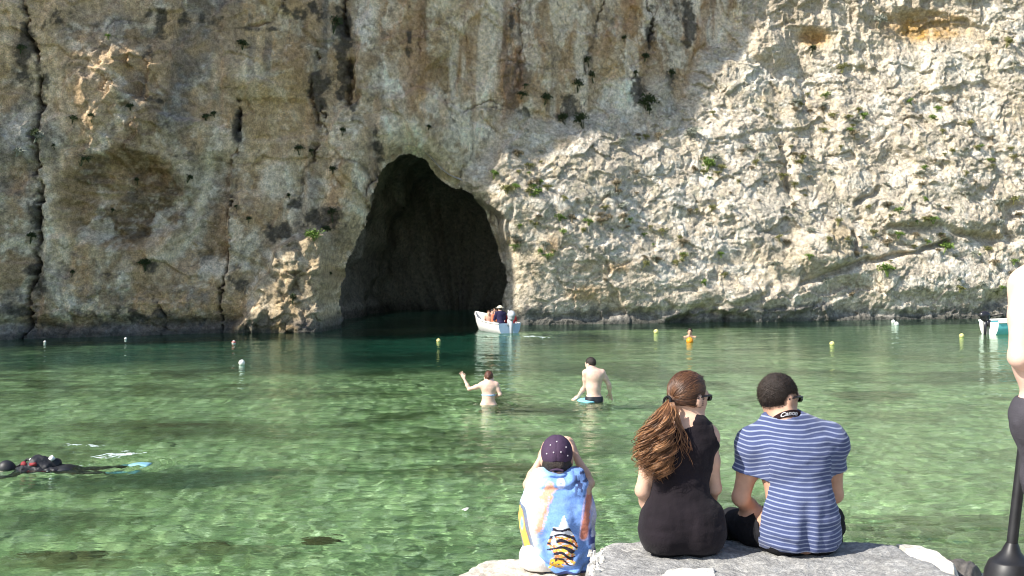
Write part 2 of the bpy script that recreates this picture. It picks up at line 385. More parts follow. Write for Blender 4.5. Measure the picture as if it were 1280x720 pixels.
dR += .9 * blob(1030, 315, 36, 26, 4) + .8 * blob(935, 365, 38, 17, 4) + .5 * blob(1200, 350, 60, 20, 4) + .55 * blob(1180, 275, 60, 18, 4) + .5 * blob(720, 330, 60, 50, 4)
dR -= .9 * blob(1060, 372, 40, 26, 4) + .5 * blob(1120, 205, 40, 25)
dR -= .3 * np.exp(-((CZ - .25) / .22) ** 2) * (1 - .6 * ss(.1, .5, vnoise(CX * .8, CX * 0, 0, 151)))
amp = np.interp(CX, [-2, 1, 4], [.42, .52, .68]) * (1 - .25 * ss(4, 2, CZ))
RYd = RY - dR * amp
# upper right: the pale wall above the talus, with its two orange hollows
up = .8 * blob(1165, 27, 52, 15, 4) + .6 * blob(1020, 43, 16, 10, 3)
WYd = WYd + up * 1.1 + (CX > 10.5) * (-.35 * fbm(CX * .5, CZ * .6, 0, 3, 161) - .25 * fbm(CX * 1.4, CZ * 1.6, 0, 4, 162, .55, True))
WYd -= .8 * blob(960, 75, 26, 40, 4)
k = .35; hh = np.maximum(k - np.abs(WYd - RYd), 0) / k
CY = np.minimum(WYd, RYd) - hh * hh * k * .25
talus = ss(-.25, .35, WYd - RYd)
# cave mouth
MOUTH = [(424, 440), (424, 405), (424, 375), (431, 340), (441, 312), (453, 284), (463, 262), (467, 238), (474, 216), (484, 202), (496, 194), (512, 191), (528, 196), (540, 209), (549, 220), (560, 229), (576, 236), (592, 245), (603, 257), (613, 278), (619, 300), (627, 322), (632, 338), (634, 352), (631, 378), (629, 405), (628, 440)]
mouth_w = np.array([np.array(wall_hit(a, b)) for a, b in MOUTH]); kk_ = ((mouth_w[:, 1] + .8) / mouth_w[:, 1])[:, None]; mouth_w = (mouth_w - (0, 0, H)) * kk_ + (0, 0, H)
mx, mz = mouth_w[:, 0], mouth_w[:, 2]
dm, _ = polyd(CX, CZ, list(zip(mx, mz)) + [(mx[0], mz[0])])
im = inside(CX + .07 * vnoise(CX * 3, CZ * 3, 0, 171), CZ + .07 * vnoise(CX * 3, CZ * 3, 0, 172), list(zip(mx, mz)))
lip = np.where(im, 0, dm); CY += .85 * np.exp(-(lip / .42) ** 1.3) * (1 + .2 * vnoise(CX * 2, CZ * 2, 0, 173))
# plateau: the top of the cliff; lower beyond the left edge of the view, so that low sun passes over it
top = np.interp(CX, [-80, -48, -40, -30, -24, -21, -19, -17, -10, 40, 95], [26, 26, 15, 13, 12.5, 13, 17, 27, 30, 28, 24]) + 1.2 * vnoise(CX * .35, CX * 0, 0, 181)
CY += np.maximum(CZ - top, 0) * 5
# --- colour of the rock (its own minerals, lichen and staining, plus darkened cracks)
def mixc(c, m, rgb): return c * (1 - m[..., None]) + np.array(rgb) * m[..., None]
n1 = fbm(CX * .35, CZ * .3, 0, 4, 201); n2 = fbm(CX * 1.1, CZ * .9, 0, 4, 202); n3 = fbm(CX * 3.6, CZ * 3.2, 0, 4, 203, .6); n4 = fbm(CX * 9, CZ * 9, 0, 3, 204, .7); st = fbm(CX * 1.5, CZ * .16, 0, 4, 205)
c = np.ones(CX.shape + (3,)) * np.array((.50, .395, .255))
c = mixc(c, ss(-.25, .35, n1) * .7, (.43, .32, .19)); c = mixc(c, ss(.0, .45, n2) * .55, (.60, .54, .43)); c = mixc(c, ss(.02, .4, -n2) * .45, (.33, .265, .185))
c = mixc(c, ss(.1, .4, st) * .55, (.22, .185, .15)); c = mixc(c, ss(.15, .5, fbm(CX * .9, CZ * .22, 0, 3, 206)) * .55, (.46, .27, .12))
gz = ss(60, 140, PX) * ss(40, -40, np.abs(PY - 80) - 90) * (PX < 290)
c = mixc(c, gz * ss(-.1, .3, fbm(CX * 1.2, CZ * .4, 0, 4, 207)) * .7, (.13, .125, .125))
hol = ss(0, .5, 1 - (((PX - 150) / 95) ** 2 + ((PY - 248) / 72) ** 2))
c = mixc(c, hol * .8, (.235, .155, .085)); c = mixc(c, hol * ss(0, .3, n3) * .6, (.12, .08, .05))
c = mixc(c, (ss(330, 372, PY + 12 * n2) * (1 - ss(400, 440, PX))) * .6 * ss(-.2, .3, n3), (.16, .16, .165))
for x, y, rx, ry, rgb, a in ((282, 110, 9, 62, (.42, .22, .07), .8), (640, 70, 16, 90, (.27, .13, .06), .75), (660, 40, 8, 70, (.12, .08, .06), .7), (526, 40, 6, 55, (.14, .085, .05), .8), (520, 112, 12, 18, (.42, .24, .08), .8), (480, 20, 10, 60, (.28, .15, .08), .5),
                             (605, 45, 8, 30, (.33, .18, .08), .7), (668, 55, 16, 22, (.34, .19, .09), .6), (730, 45, 60, 50, (.33, .23, .15), .5), (770, 86, 16, 12, (.38, .24, .09), .7), (815, 40, 9, 40, (.12, .09, .08), .7), (840, 30, 30, 60, (.17, .12, .10), .6), (885, 30, 25, 50, (.2, .14, .12), .5),
                             (570, 85, 45, 20, (.15, .13, .07), .6), (395, 30, 30, 40, (.15, .15, .15), .6), (330, 85, 40, 30, (.42, .32, .17), .6), (350, 180, 10, 22, (.17, .15, .14), .6), (390, 200, 10, 60, (.17, .15, .14), .7), (430, 60, 7, 70, (.07, .07, .05), .8), (450, 30, 14, 40, (.45, .42, .38), .6),
                             (490, 95, 30, 25, (.5, .48, .42), .6), (470, 225, 14, 40, (.33, .22, .16), .7), (560, 185, 70, 25, (.44, .38, .27), .6), (580, 120, 40, 14, (.44, .35, .22), .6), (610, 165, 10, 8, (.46, .42, .36), .6), (250, 260, 30, 60, (.30, .25, .19), .7), (700, 130, 40, 20, (.4, .28, .15), .5), (790, 120, 50, 20, (.46, .44, .4), .6), (905, 40, 22, 45, (.5, .45, .38), .7), (120, 110, 40, 70, (.42, .33, .24), .6), (20, 175, 30, 30, (.36, .36, .35), .7), (215, 60, 60, 45, (.17, .165, .17), .55), (250, 120, 40, 40, (.24, .23, .22), .6), (120, 15, 70, 18, (.17, .16, .16), .6)):
    c = mixc(c, np.clip(blob(x, y, rx, ry, 2.4) * (1.35 + 1.1 * n2 + .5 * n3), 0, 1) * a, np.array(rgb) * 1.2)
sp_ = fbm(wx * 1.3, wy2 * .9, 0, 5, 221, .6); c = mixc(c, ss(.10, .25, sp_) * .45, (.64, .59, .49)); sp2 = fbm(wx * 1.7, wy2 * 1.5, 0, 5, 222, .62); c = mixc(c, ss(.2, .34, sp2) * .4, (.2, .175, .145))
sp3 = fbm(CX * 4.2, CZ * 3.6, 0, 4, 223, .65); c = mixc(c, ss(.26, .36, sp3) * .45, (.14, .12, .095)); c = mixc(c, ss(.22, .34, -sp3) * .3, (.64, .59, .5)); c = mixc(c, ss(.12, .24, fbm(wx * .8, wy2 * .5, 0, 5, 224, .6)) * .5, (.33, .2, .09))
c = mixc(c, np.clip(frac, 0, 1) * .75, (.05, .045, .036)); c = mixc(c, np.clip(blob(480, 150, 70, 45) + blob(640, 165, 60, 25) + blob(800, 125, 60, 25) + blob(460, 300, 16, 90) + blob(330, 230, 40, 50) + blob(610, 210, 40, 16), 0, 1) * ss(-.25, .25, sp_) * .55, (.64, .575, .46))
top_c = ss(430, 470, PX) * (1 - ss(900, 935, PX)) * ss(215, 110, PY)
c = mixc(c, ss(.02, .25, fbm(CX * 1.1 + .3 * n2, CZ * .16, 0, 5, 231, .6)) * top_c * ss(-.3, .2, n1) * .55, (.40, .235, .12)); c = mixc(c, ss(.1, .3, fbm(CX * 1.7 + .3 * n2, CZ * .13, 0, 5, 232, .6)) * top_c * ss(-.2, .3, vnoise(CX * .3, CZ * .3, 0, 236)) * .55, (.17, .125, .10)); c = mixc(c, ss(.1, .35, fbm(CX * 1.3, CZ * .2, 0, 4, 233)) * top_c * .5, (.66, .6, .5))
c = mixc(c, ss(.12, .3, fbm(CX * 1.9, CZ * .12, 0, 4, 234)) * (PX < 440) * ss(160, 30, PY) * .65, (.15, .135, .125)); c = mixc(c, ss(.05, .3, fbm(wx * .5, wy2 * .6, 0, 4, 235)) * (PX < 440) * .45, (.50, .34, .17))
d_, _ = polyd(PX + 3 * n2, PY, [(258, 190), (256, 220), (244, 255), (236, 290), (214, 320), (190, 324)]); c = mixc(c, np.exp(-(d_ / 6) ** 2) * .7, (.6, .52, .38))
lum = c.mean(-1, keepdims=True); c = lum + (c - lum) * .93; c = c * np.array((1.03, 1., .95)); c = np.clip(c * (np.clip(lum, .02, .9) / .30) ** .3 * 1.16, .015, .78)
nv_ = fbm(CX * 3.2, CZ * 2.6, 0, 5, 241, .65); grow = np.zeros_like(PX)                 # black lichen and plants rooted in the clefts
for x, y, rx, ry, a in ((22, 60, 16, 60, 1), (45, 120, 14, 60, .8), (60, 20, 40, 20, .7), (45, 270, 16, 40, .9), (40, 350, 20, 30, .9), (425, 50, 14, 85, 1.2), (396, 110, 16, 40, 1.1), (380, 10, 46, 14, 1), (330, 32, 40, 5, .8), (292, 155, 7, 32, 1.2), (440, 130, 12, 26, 1), (470, 180, 8, 30, 1), (400, 270, 36, 20, 1), (370, 250, 24, 26, .8), (350, 290, 30, 16, .8), (185, 332, 22, 12, 1), (130, 345, 40, 8, .6), (715, 135, 26, 30, .9), (800, 110, 14, 34, .9), (840, 100, 18, 30, .9), (655, 140, 14, 30, .7), (240, 20, 60, 16, .8), (190, 25, 40, 24, .8), (180, 62, 26, 20, .6), (200, 125, 50, 8, .6), (560, 180, 40, 8, .4), (315, 205, 8, 12, .5), (160, 395, 150, 18, .8), (20, 390, 40, 20, .8), (300, 350, 20, 40, .6), (860, 25, 18, 50, .9), (815, 30, 10, 40, .8), (640, 20, 9, 40, .7), (510, 60, 6, 60, .7)):
    grow = np.maximum(grow, blob(x, y, rx, ry) * a)
c = mixc(c, np.clip(ss(.42, .62, grow * .75 + .55 * nv_), 0, 1) * .85, (.055, .05, .042))
for e, dk in crack_darks: c = mixc(c, np.clip(e * dk, 0, 1), (.045, .04, .033))
t_ = np.ones(CX.shape + (3,)) * np.array((.62, .525, .395))
t_ = mixc(t_, ss(-.1, .4, n2) * .6, (.74, .66, .55)); t_ = mixc(t_, ss(.0, .4, -n3) * .4, (.45, .39, .305)); t_ = mixc(t_, ss(.08, .4, fbm(CX * 2.2, CZ * 2.4, 0, 4, 211)) * .4, (.40, .355, .29))
t_ = mixc(t_, ss(.2, .45, n1 + .4 * n3) * .5, (.54, .42, .25)); t_ = mixc(t_, ss(.22, .42, fbm(CX * 1.6, CZ * 1.8, 0, 4, 213)) * .4 * ss(2.5, 5, CZ), (.36, .335, .2))
t_ = mixc(t_, ss(.3, .45, n4) * .35, (.32, .28, .23)); t_ = mixc(t_, ss(.16, .28, fbm(CX * 2.8, CZ * 3.4, 0, 5, 225, .65)) * .4, (.40, .35, .27)); t_ = mixc(t_, ss(.1, .22, fbm(CX * 5.5, CZ * 6.5, 0, 4, 227, .7)) * .5, (.33, .29, .235)); t_ = mixc(t_, ss(.05, .3, fbm(CX * .7, CZ * .9, 0, 5, 228, .6)) * .45, (.42, .375, .31)); t_ = mixc(t_, ss(.14, .26, fbm(CX * 1.4, CZ * 1.8, 0, 5, 226, .6)) * .5, (.74, .7, .61))
for x, y, rx, ry, rgb, a in ((690, 305, 10, 12, (.45, .25, .08), .7), (740, 368, 30, 12, (.42, .26, .1), .7), (760, 335, 40, 8, (.44, .27, .1), .6), (1050, 300, 20, 25, (.42, .31, .16), .6), (980, 330, 50, 20, (.45, .36, .22), .5), (1165, 30, 58, 20, (.48, .28, .08), 1), (1022, 45, 18, 9, (.4, .18, .06), .9), (975, 75, 14, 14, (.45, .3, .14), .8), (1235, 15, 24, 26, (.68, .62, .5), .9), (940, 60, 12, 50, (.66, .6, .48), .9), (960, 95, 40, 14, (.7, .66, .57), .7), (650, 330, 10, 60, (.62, .52, .37), .8), (700, 180, 14, 8, (.45, .32, .18), .6), (1180, 85, 60, 20, (.62, .57, .46), .6), (960, 250, 50, 20, (.55, .5, .41), .5), (1120, 250, 60, 30, (.5, .43, .32), .5)):
    t_ = mixc(t_, np.clip(blob(x, y, rx, ry, 2.4) * (1 + .9 * n2 + .5 * n3), 0, 1) * a, rgb)
t_ = mixc(t_, np.clip((.3 * np.exp(-((g2 - g1) / .06) ** 2) + .3 * np.exp(-((h2 - h1) / .06) ** 2)) * (1 + 2 * n3), 0, .45), (.28, .24, .18))
t_ = mixc(t_, ss(.7, .35, CZ + .4 * n2 + .3 * n3) * .8, (.12, .118, .112)); t_ = mixc(t_, ss(.2, .45, n3) * ss(1.0, .2, CZ) * .5, (.34, .32, .29))
c = mixc(c, ss(.7, .35, CZ + .25 * n2 + .15 * n3) * .8, (.085, .085, .09)); c = mixc(c, oc * .5 * (1 - ss(.6, .2, CZ + .2 * n2)), (.46, .37, .235)); c = mixc(c, oc * .6 * ss(-.1, .25, n3), (.27, .22, .15)); c = mixc(c, oc * ss(.1, .4, n2) * .6 * ss(2.2, 1., CZ), (.45, .29, .1))
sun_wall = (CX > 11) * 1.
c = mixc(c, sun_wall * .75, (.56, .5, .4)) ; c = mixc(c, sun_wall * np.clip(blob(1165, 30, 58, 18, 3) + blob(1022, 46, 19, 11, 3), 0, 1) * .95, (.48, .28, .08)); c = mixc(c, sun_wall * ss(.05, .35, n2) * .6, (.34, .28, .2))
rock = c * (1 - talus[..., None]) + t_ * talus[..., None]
wet = ss(.22, .08, CZ + .06 * n3); rock = mixc(rock, wet * .7, (.045, .05, .042))
rock = np.clip(rock * (1 + .14 * n4[..., None] + .1 * n3[..., None]), .012, .8)
pts = np.stack([CX, CY, CZ], -1); fc = grid_faces(*CX.shape)
imf = im.ravel()[fc].all(1); fc = fc[~imf]
def rock_mat(name, bump=.8, usecol=True, rgb=(.4, .35, .28), pits=1.):
    m, t, b = nodes(name); N, L = t.nodes, t.links
    tc = N.new('ShaderNodeTexCoord')
    def nz(sc, det=6, rgh=.6):
        n = N.new('ShaderNodeTexNoise'); n.inputs['Scale'].default_value = sc; n.inputs['Detail'].default_value = det; n.inputs['Roughness'].default_value = rgh; L.new(tc.outputs['Object'], n.inputs['Vector']); return n
    a, bn = nz(6), nz(24 if usecol else 40, 4, .7)
    mr = N.new('ShaderNodeMapRange'); mr.inputs[1].default_value = .3; mr.inputs[2].default_value = .7; mr.inputs[3].default_value = .62 if pits < 5 else .84; mr.inputs[4].default_value = 1.34 if pits < 5 else 1.14; L.new(a.outputs[0], mr.inputs[0])
    mx_ = N.new('ShaderNodeMix'); mx_.data_type = 'RGBA'; mx_.blend_type = 'MULTIPLY'; mx_.inputs[0].default_value = 1
    if usecol:
        at = N.new('ShaderNodeAttribute'); at.attribute_name = 'col'; L.new(at.outputs['Color'], mx_.inputs[6])
    else: mx_.inputs[6].default_value = (*rgb, 1)
    mr2 = N.new('ShaderNodeMapRange'); mr2.inputs[1].default_value = .32; mr2.inputs[2].default_value = .68; mr2.inputs[3].default_value = .68 if pits < 5 else .84; mr2.inputs[4].default_value = 1.28 if pits < 5 else 1.14; L.new(bn.outputs[0], mr2.inputs[0])
    mu = N.new('ShaderNodeMath'); mu.operation = 'MULTIPLY'; L.new(mr.outputs[0], mu.inputs[0]); L.new(mr2.outputs[0], mu.inputs[1])
    L.new(mu.outputs[0], mx_.inputs[7]); L.new(mx_.outputs[2], b.inputs['Base Color'])
    b.inputs['Roughness'].default_value = .92; b.inputs['Specular IOR Level'].default_value = .15
    vo = N.new('ShaderNodeTexVoronoi'); vo.inputs['Scale'].default_value = 4.5 * pits; L.new(tc.outputs['Object'], vo.inputs['Vector'])
    c_ = nz(9 * pits, 8, .65); ad = N.new('ShaderNodeMath'); ad.operation = 'MULTIPLY_ADD'; ad.inputs[1].default_value = .5
    L.new(vo.outputs['Distance'], ad.inputs[0]); L.new(c_.outputs[0], ad.inputs[2])
    bp = N.new('ShaderNodeBump'); bp.inputs['Strength'].default_value = bump; bp.inputs['Distance'].default_value = .12 / pits; L.new(ad.outputs[0], bp.inputs['Height']); L.new(bp.outputs[0], b.inputs['Normal'])
    return m
M_rock = rock_mat('limestone')
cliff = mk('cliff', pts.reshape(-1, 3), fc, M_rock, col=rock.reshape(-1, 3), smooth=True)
tag(cliff, 'sheer limestone cliff with dark sea cave and pale sunlit rubble slope', 'cliff', kind='structure')
VIS = (PY > -30) & (PY < 430)
SPX, SPY = 640 + F * CX / CY, HORIZ - F * (CZ - H) / CY
_sel = np.nonzero(((SPX > -30) & (SPX < 1310) & (SPY > -20) & (SPY < 425) & ~im).ravel())[0]
_spx, _spy, _pp = SPX.ravel()[_sel], SPY.ravel()[_sel], pts.reshape(-1, 3)[_sel]
def on_cliff(px, py, r=2.5):
    m = np.nonzero((np.abs(_spx - px) < r) & (np.abs(_spy - py) < r))[0]
    return _pp[m[np.argmin(_pp[m][:, 1])]] if len(m) else None
# cave passage: rings running back from the mouth, closed by a far wall
nr = 110
def resample(P, n):
    d = np.r_[0, np.cumsum(np.linalg.norm(np.diff(P, axis=0), axis=1))]; t = np.linspace(0, d[-1], n)
    return np.stack([np.interp(t, d, P[:, i]) for i in range(P.shape[1])], 1)
mo = resample(np.stack([mx, mz], 1), nr); mo[:, 1] = np.where(mo[:, 1] < -.3, -2.6, mo[:, 1])
cen = np.array([mo[:, 0].mean(), 2.2]); out_ = mo - cen; out_ /= np.linalg.norm(out_, axis=1)[:, None]
rings = []; NK = 70
for i in range(NK):
    s = i / (NK - 1); dep = 18 * s ** 1.15
    gro = .3 + .9 * math.sin(min(1, s * 2.2) * math.pi / 2) - 2.4 * max(0, s - .5) ** 1.3
    q = mo + out_ * gro; q[:, 1] = np.where(mo[:, 1] < -1, -2.6, q[:, 1])
    nzv = .9 * fbm(np.arange(nr) * .13, np.full(nr, dep * .35), 0, 4, 301) * min(1, s * 3)
    q = q + out_ * nzv[:, None]
    if s > .86: q = np.array([cen[0], -2.6]) + (q - np.array([cen[0], -2.6])) * max(0., 1 - ((s - .86) / .14) ** 2) ** .5
    y = wall_y(mo[:, 0]) * (1 - min(1, s * 3)) + (wall_y(cen[0])) * min(1, s * 3) + .45 + dep + .5 * fbm(np.arange(nr) * .2, np.full(nr, dep * .8), 0, 3, 305) * min(1, s * 4)
    rings.append(np.stack([q[:, 0] + dep * .03, y, q[:, 1]], 1))
cv = np.array(rings).reshape(-1, 3); cf = grid_faces(NK, nr)[:, ::-1]
cn = fbm(cv[:, 1] * .8 + cv[:, 0], cv[:, 2] * .8, 0, 4, 311)
cc = np.clip(np.array((.46, .41, .35)) * (1 + .5 * cn[:, None]), .03, .6); cc = cc * (1 - ss(.6, .2, cv[:, 2])[:, None] * .6)
cave = mk('cave', cv, cf, M_rock, col=cc)
tag(cave, 'dark sea cave running back into the cliff behind the boat', 'cave', kind='structure')

# ------------------------------------------------------------------ sea bed, water, shore
def fan(ts, ys):
    T, Y = np.meshgrid(ts, ys); return T * Y, Y
ys = np.exp(np.linspace(math.log(2.6), math.log(78), 620)); ts = axis(-.52, .52, .0021, -3.2, 3.2, 1.2)
BX, BY = fan(ts, ys)
def depth_at(X, Y):
    d = np.interp(Y, [0, 5.2, 6.3, 9, 14, 19, 24, 30, 36, 60], [.55, .7, .95, 1.1, 1.15, 1.12, 1.3, 2.0, 3.4, 4.6])
    d = d + 1.6 * np.exp(-(((X + 3.5) / 5) ** 2 + ((Y - 36) / 8) ** 2)) + .5 * ss(24, 34, Y) * ss(9, 13, X) - .8 * ss(-12, -17, X) * ss(22, 28, Y)
    return d + .14 * fbm(X * .22, Y * .22, 0, 3, 401)
w1, w2, wid = worley(BX * 1.7 + .3 * vnoise(BX * 2, BY * 2, 0, 402), BY * 1.7 + .3 * vnoise(BX * 2, BY * 2, 0, 403), 12)
v1, v2, vid = worley(BX * 8., BY * 8., 13)
BZ = -depth_at(BX, BY) + .16 * wid ** 2 * (1 - ss(.1, .55, w1)) + .05 * (1 - ss(.1, .6, v1)) * vid + .03 * fbm(BX * 4, BY * 4, 0, 3, 404)
bn1 = fbm(BX * .33, BY * .28, 0, 4, 411); bn2 = fbm(BX * 1.2, BY * 1., 0, 4, 412); bn3 = fbm(BX * 5, BY * 5, 0, 3, 413)
b_ = np.ones(BX.shape + (3,)) * np.array((.345, .405, .215))
b_ = mixc(b_, ss(-.3, .3, bn2) * .55, (.20, .26, .125)); b_ = mixc(b_, np.clip(wid * ss(.6, .2, w1), 0, 1) * .25, (.56, .57, .36)); b_ = mixc(b_, (vid > .66) * ss(.5, .25, v1) * .75, (.7, .68, .5)); b_ = mixc(b_, ss(.15, .4, bn3) * .5, (.5, .5, .3)); b_ = mixc(b_, (vid < .34) * ss(.5, .2, v1) * .7, (.09, .10, .045))
weed = ss(-.06, .26, bn1 + .4 * bn2) * (.45 + .55 * ss(9, 13, BY)) * ss(5.5, 8, BY); b_ = mixc(b_, weed * .82, (.06, .07, .028))
streak = ss(.12, .35, fbm(BX * .3 + 3, BY * .95, 0, 4, 415)) * ss(11, 15, BY) * ss(31, 26, BY); b_ = mixc(b_, streak * .5, (.07, .075, .03))
deep = ss(25, 32, BY) * ss(-17, -11, BX) * ss(3.5, -1.5, BX) + ss(32, 37, BY) * ss(8, 11, BX) * ss(19, 14, BX); b_ = mixc(b_, np.clip(deep, 0, 1) * .9, (.015, .10, .08))  # dark teal put into the bed colour for deep, cliff-shaded water
far = ss(24, 34, BY) * ss(-2, 3, BX); b_ = mixc(b_, far * .6, (.34, .33, .18))  # bed lightened to imitate the lit cliff's reflection on the distant water
for p_, r_, rgb in ((onwater(75, 683), .28, (.1, .075, .03)), (onwater(20, 640), .5, (.04, .06, .03)), (onwater(250, 672), .3, (.1, .1, .04)), (onwater(205, 533), .9, (.07, .07, .03)), (onwater(640, 580), .45, (.1, .09, .04))):
    e = np.exp(-(((BX - p_[0] * 1.06) / (r_ * 2.2)) ** 2 + ((BY - p_[1] * 1.06) / r_) ** 2) ** 1.5); b_ = mixc(b_, np.clip(e * (1 + bn3), 0, 1) * .8, rgb); BZ += .22 * e
b_ = np.clip(b_ * (1 + .3 * bn3[..., None]), .01, .8)
M_bed = mat('sea_bed_stones', (1, 1, 1), .9, .1, .3, 14, .6, 30, col=True, bdist=.03)
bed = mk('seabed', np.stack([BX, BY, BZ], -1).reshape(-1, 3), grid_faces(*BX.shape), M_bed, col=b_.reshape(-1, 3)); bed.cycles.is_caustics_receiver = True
tag(bed, 'stony green seabed under the shallow water', kind='structure')
# one wide sheet of ground reaching the horizon, under everything
gx = np.linspace(-900, 900, 40); GX, GY = np.meshgrid(gx, gx)
ground = mk('ground', np.stack([GX, GY, np.full(GX.shape, -6.5)], -1).reshape(-1, 3), grid_faces(40, 40), rock_mat('ground_rock', .5, False, (.3, .27, .2)))
tag(ground, 'rocky ground running out to the horizon', kind='structure')
# water: real wavelets, refracting the bed
wy_ = np.exp(np.linspace(math.log(3.), math.log(80), 640)); wt = axis(-.5, .5, .0015, -3., 3., 1.2)
WX, WYY = fan(wt, wy_); WZ = np.zeros_like(WX); r2 = np.random.default_rng(3)
gapy = WYY * (math.log(80 / 3) / 640); gapx = WYY * .0015
warp = .35 * vnoise(WX * .35, WYY * .35, 0, 501); patch = .75 + .5 * vnoise(WX * .18, WYY * .3, 0, 503)
for i in range(64):
    lam = .09 * 1.06 ** i; th = math.pi / 2 + r2.normal(0, .55) + .1
    kx, ky = 2 * math.pi / lam * math.cos(th), 2 * math.pi / lam * math.sin(th)
    a = lam * .0036 * min(1, (.27 / lam) ** .85)
    att = ss(1.6, 3.2, lam / np.maximum(gapy * abs(math.sin(th)) + gapx * abs(math.cos(th)), 1e-4))
    WZ += a * att * np.sin(kx * (WX + warp) + ky * (WYY + warp) + r2.uniform(0, 6.28))
WZ *= patch
for (x_, y_), a_, l_, rr_ in (((onwater(611, 505)[0], 19.2), .010, .22, .75), ((onwater(742, 502)[0], 19.6), .010, .24, .8), ((onwater(60, 588)[0], 13.05), .007, .2, .9), ((onwater(120, 578)[0], 13.1), .009, .17, .8), ((onwater(160, 570)[0], 13.2), .012, .16, .6), ((onwater(640, 418)[0], 39.), .02, .6, 2.), ((onwater(862, 426)[0], 35.), .01, .5, 1.)):
    rr0 = np.hypot(WX - x_, WYY - y_) + .05 * vnoise(WX * 3, WYY * 3, 0, 505); WZ += a_ * np.sin(6.283 * rr0 / l_) * np.exp(-(rr0 / rr_) ** 2) * ss(.12, .3, rr0)
M_water, t, _b = nodes('clear_sea_water'); t.nodes.clear(); N, L = t.nodes, t.links
ow = N.new('ShaderNodeOutputMaterial'); gl = N.new('ShaderNodeBsdfGlass'); gl.inputs['IOR'].default_value = 1.333; gl.inputs['Roughness'].default_value = 0; gl.inputs['Color'].default_value = (.78, .95, .87, 1)
L.new(gl.outputs[0], ow.inputs[0])
tc = N.new('ShaderNodeTexCoord'); mp = N.new('ShaderNodeMapping'); mp.inputs['Scale'].default_value = (3., 5., 1); L.new(tc.outputs['Object'], mp.inputs[0])
n_ = N.new('ShaderNodeTexNoise'); n_.inputs['Scale'].default_value = 1.; n_.inputs['Detail'].default_value = 4; L.new(mp.outputs[0], n_.inputs['Vector'])
bp = N.new('ShaderNodeBump'); bp.inputs['Strength'].default_value = .35; bp.inputs['Distance'].default_value = .05; L.new(n_.outputs[0], bp.inputs['Height']); L.new(bp.outputs[0], gl.inputs['Normal'])
water = mk('water', np.stack([WX, WYY, WZ], -1).reshape(-1, 3), grid_faces(*WX.shape), M_water); water.cycles.is_caustics_caster = True
tag(water, 'clear green rippled sea water of the sheltered inlet', kind='structure')

# ------------------------------------------------------------------ people
def skin_mat(name, rgb, flush=.12):
    return mat(name, rgb, .55, .35, flush, 18, .12, 140, sub=.06, bdist=.004)
SKIN_A, SKIN_B, SKIN_C = skin_mat('skin_fair', (.58, .37, .27)), skin_mat('skin_tanned', (.50, .295, .205)), skin_mat('skin_pale', (.66, .45, .36))
M_black = mat('black_jersey', (.012, .009, .012), .9, .15, .25, 9, .3, 160, sheen=.06)
M_dark = mat('dark_trousers', (.013, .013, .016), .9, .2, .3, 14, .4, 200)
M_lens = mat('sunglass_lens', (.02, .013, .012), .12, .6)
M_eye = mat('eye_white', (.6, .58, .55), .2, .5)
def head(s, c, f, u=(0, 0, 1), k=1., g='head'):
    f = unit(f); r = unit(np.cross(f, u)); u = np.cross(r, f); R = np.stack([r, f, u], 1); c = np.asarray(c, float)
    p = lambda x, y, z: c + k * (x * r + y * f + z * u)
    s.ell(p(0, -.008, .012), np.array((.076, .096, .094)) * k, R, .03, g)
    s.ell(p(0, .03, -.045), np.array((.06, .062, .072)) * k, R, .04, g)            # jaw and cheeks
    s.ell(p(0, .066, -.098), np.array((.026, .022, .02)) * k, R, .025, g)         # chin
    s.cap(p(-.03, .083, .012), p(.03, .083, .012), .012 * k, None, .02, g)          # brow
    s.cap(p(0, .088, -.002), p(0, .108, -.036), .008 * k, .013 * k, .012, g)        # nose
    s.ell(p(0, .087, -.066), np.array((.024, .009, .009)) * k, R, .008, g)        # lips
    for q in (-1, 1):
        s.ell(p(.03 * q, .098, -.006), np.array((.015, .014, .011)) * k, R, .012, g, sub=True)
        s.ell(p(.079 * q, -.004, -.02), np.array((.011, .02, .032)) * k, R, .01, g)  # ear
    return p, R
def hand(s, w, d, n, side, curl=.5, k=1., g='hand', spread=.12):
    d = unit(d); n = unit(np.asarray(n, float) - d * np.dot(n, d)); x = np.cross(d, n) * side      # x points to the thumb's side
    w = np.asarray(w, float); R = np.stack([x, d, n], 1)
    s.ell(w + d * .048 * k, np.array((.04, .055, .017)) * k, R, .015, g)
    for i, (o, l) in enumerate(((.029, .070), (.0095, .078), (-.010, .072), (-.028, .056))):
        b = w + k * (d * .088 + x * o); a = curl * (1 + .12 * i); dd = unit(d + x * spread * (1.5 - i)); pts = [b]
        for j, fr in enumerate((.45, .32, .23)):
            t = a * (j + .7); pts.append(pts[-1] + l * fr * k * (dd * math.cos(t) + n * math.sin(t)))
        s.chain(pts, [.0095 * k, .0085 * k, .008 * k, .0068 * k], .004, g)
    b = w + k * (d * .022 + x * .03); t1 = b + k * .045 * unit(d * .75 + x * .65 + n * .25); t2 = t1 + k * .035 * unit(d * .9 + x * .25 + n * .4)
    s.chain([b, t1, t2], [.013 * k, .0105 * k, .008 * k], .012, g)
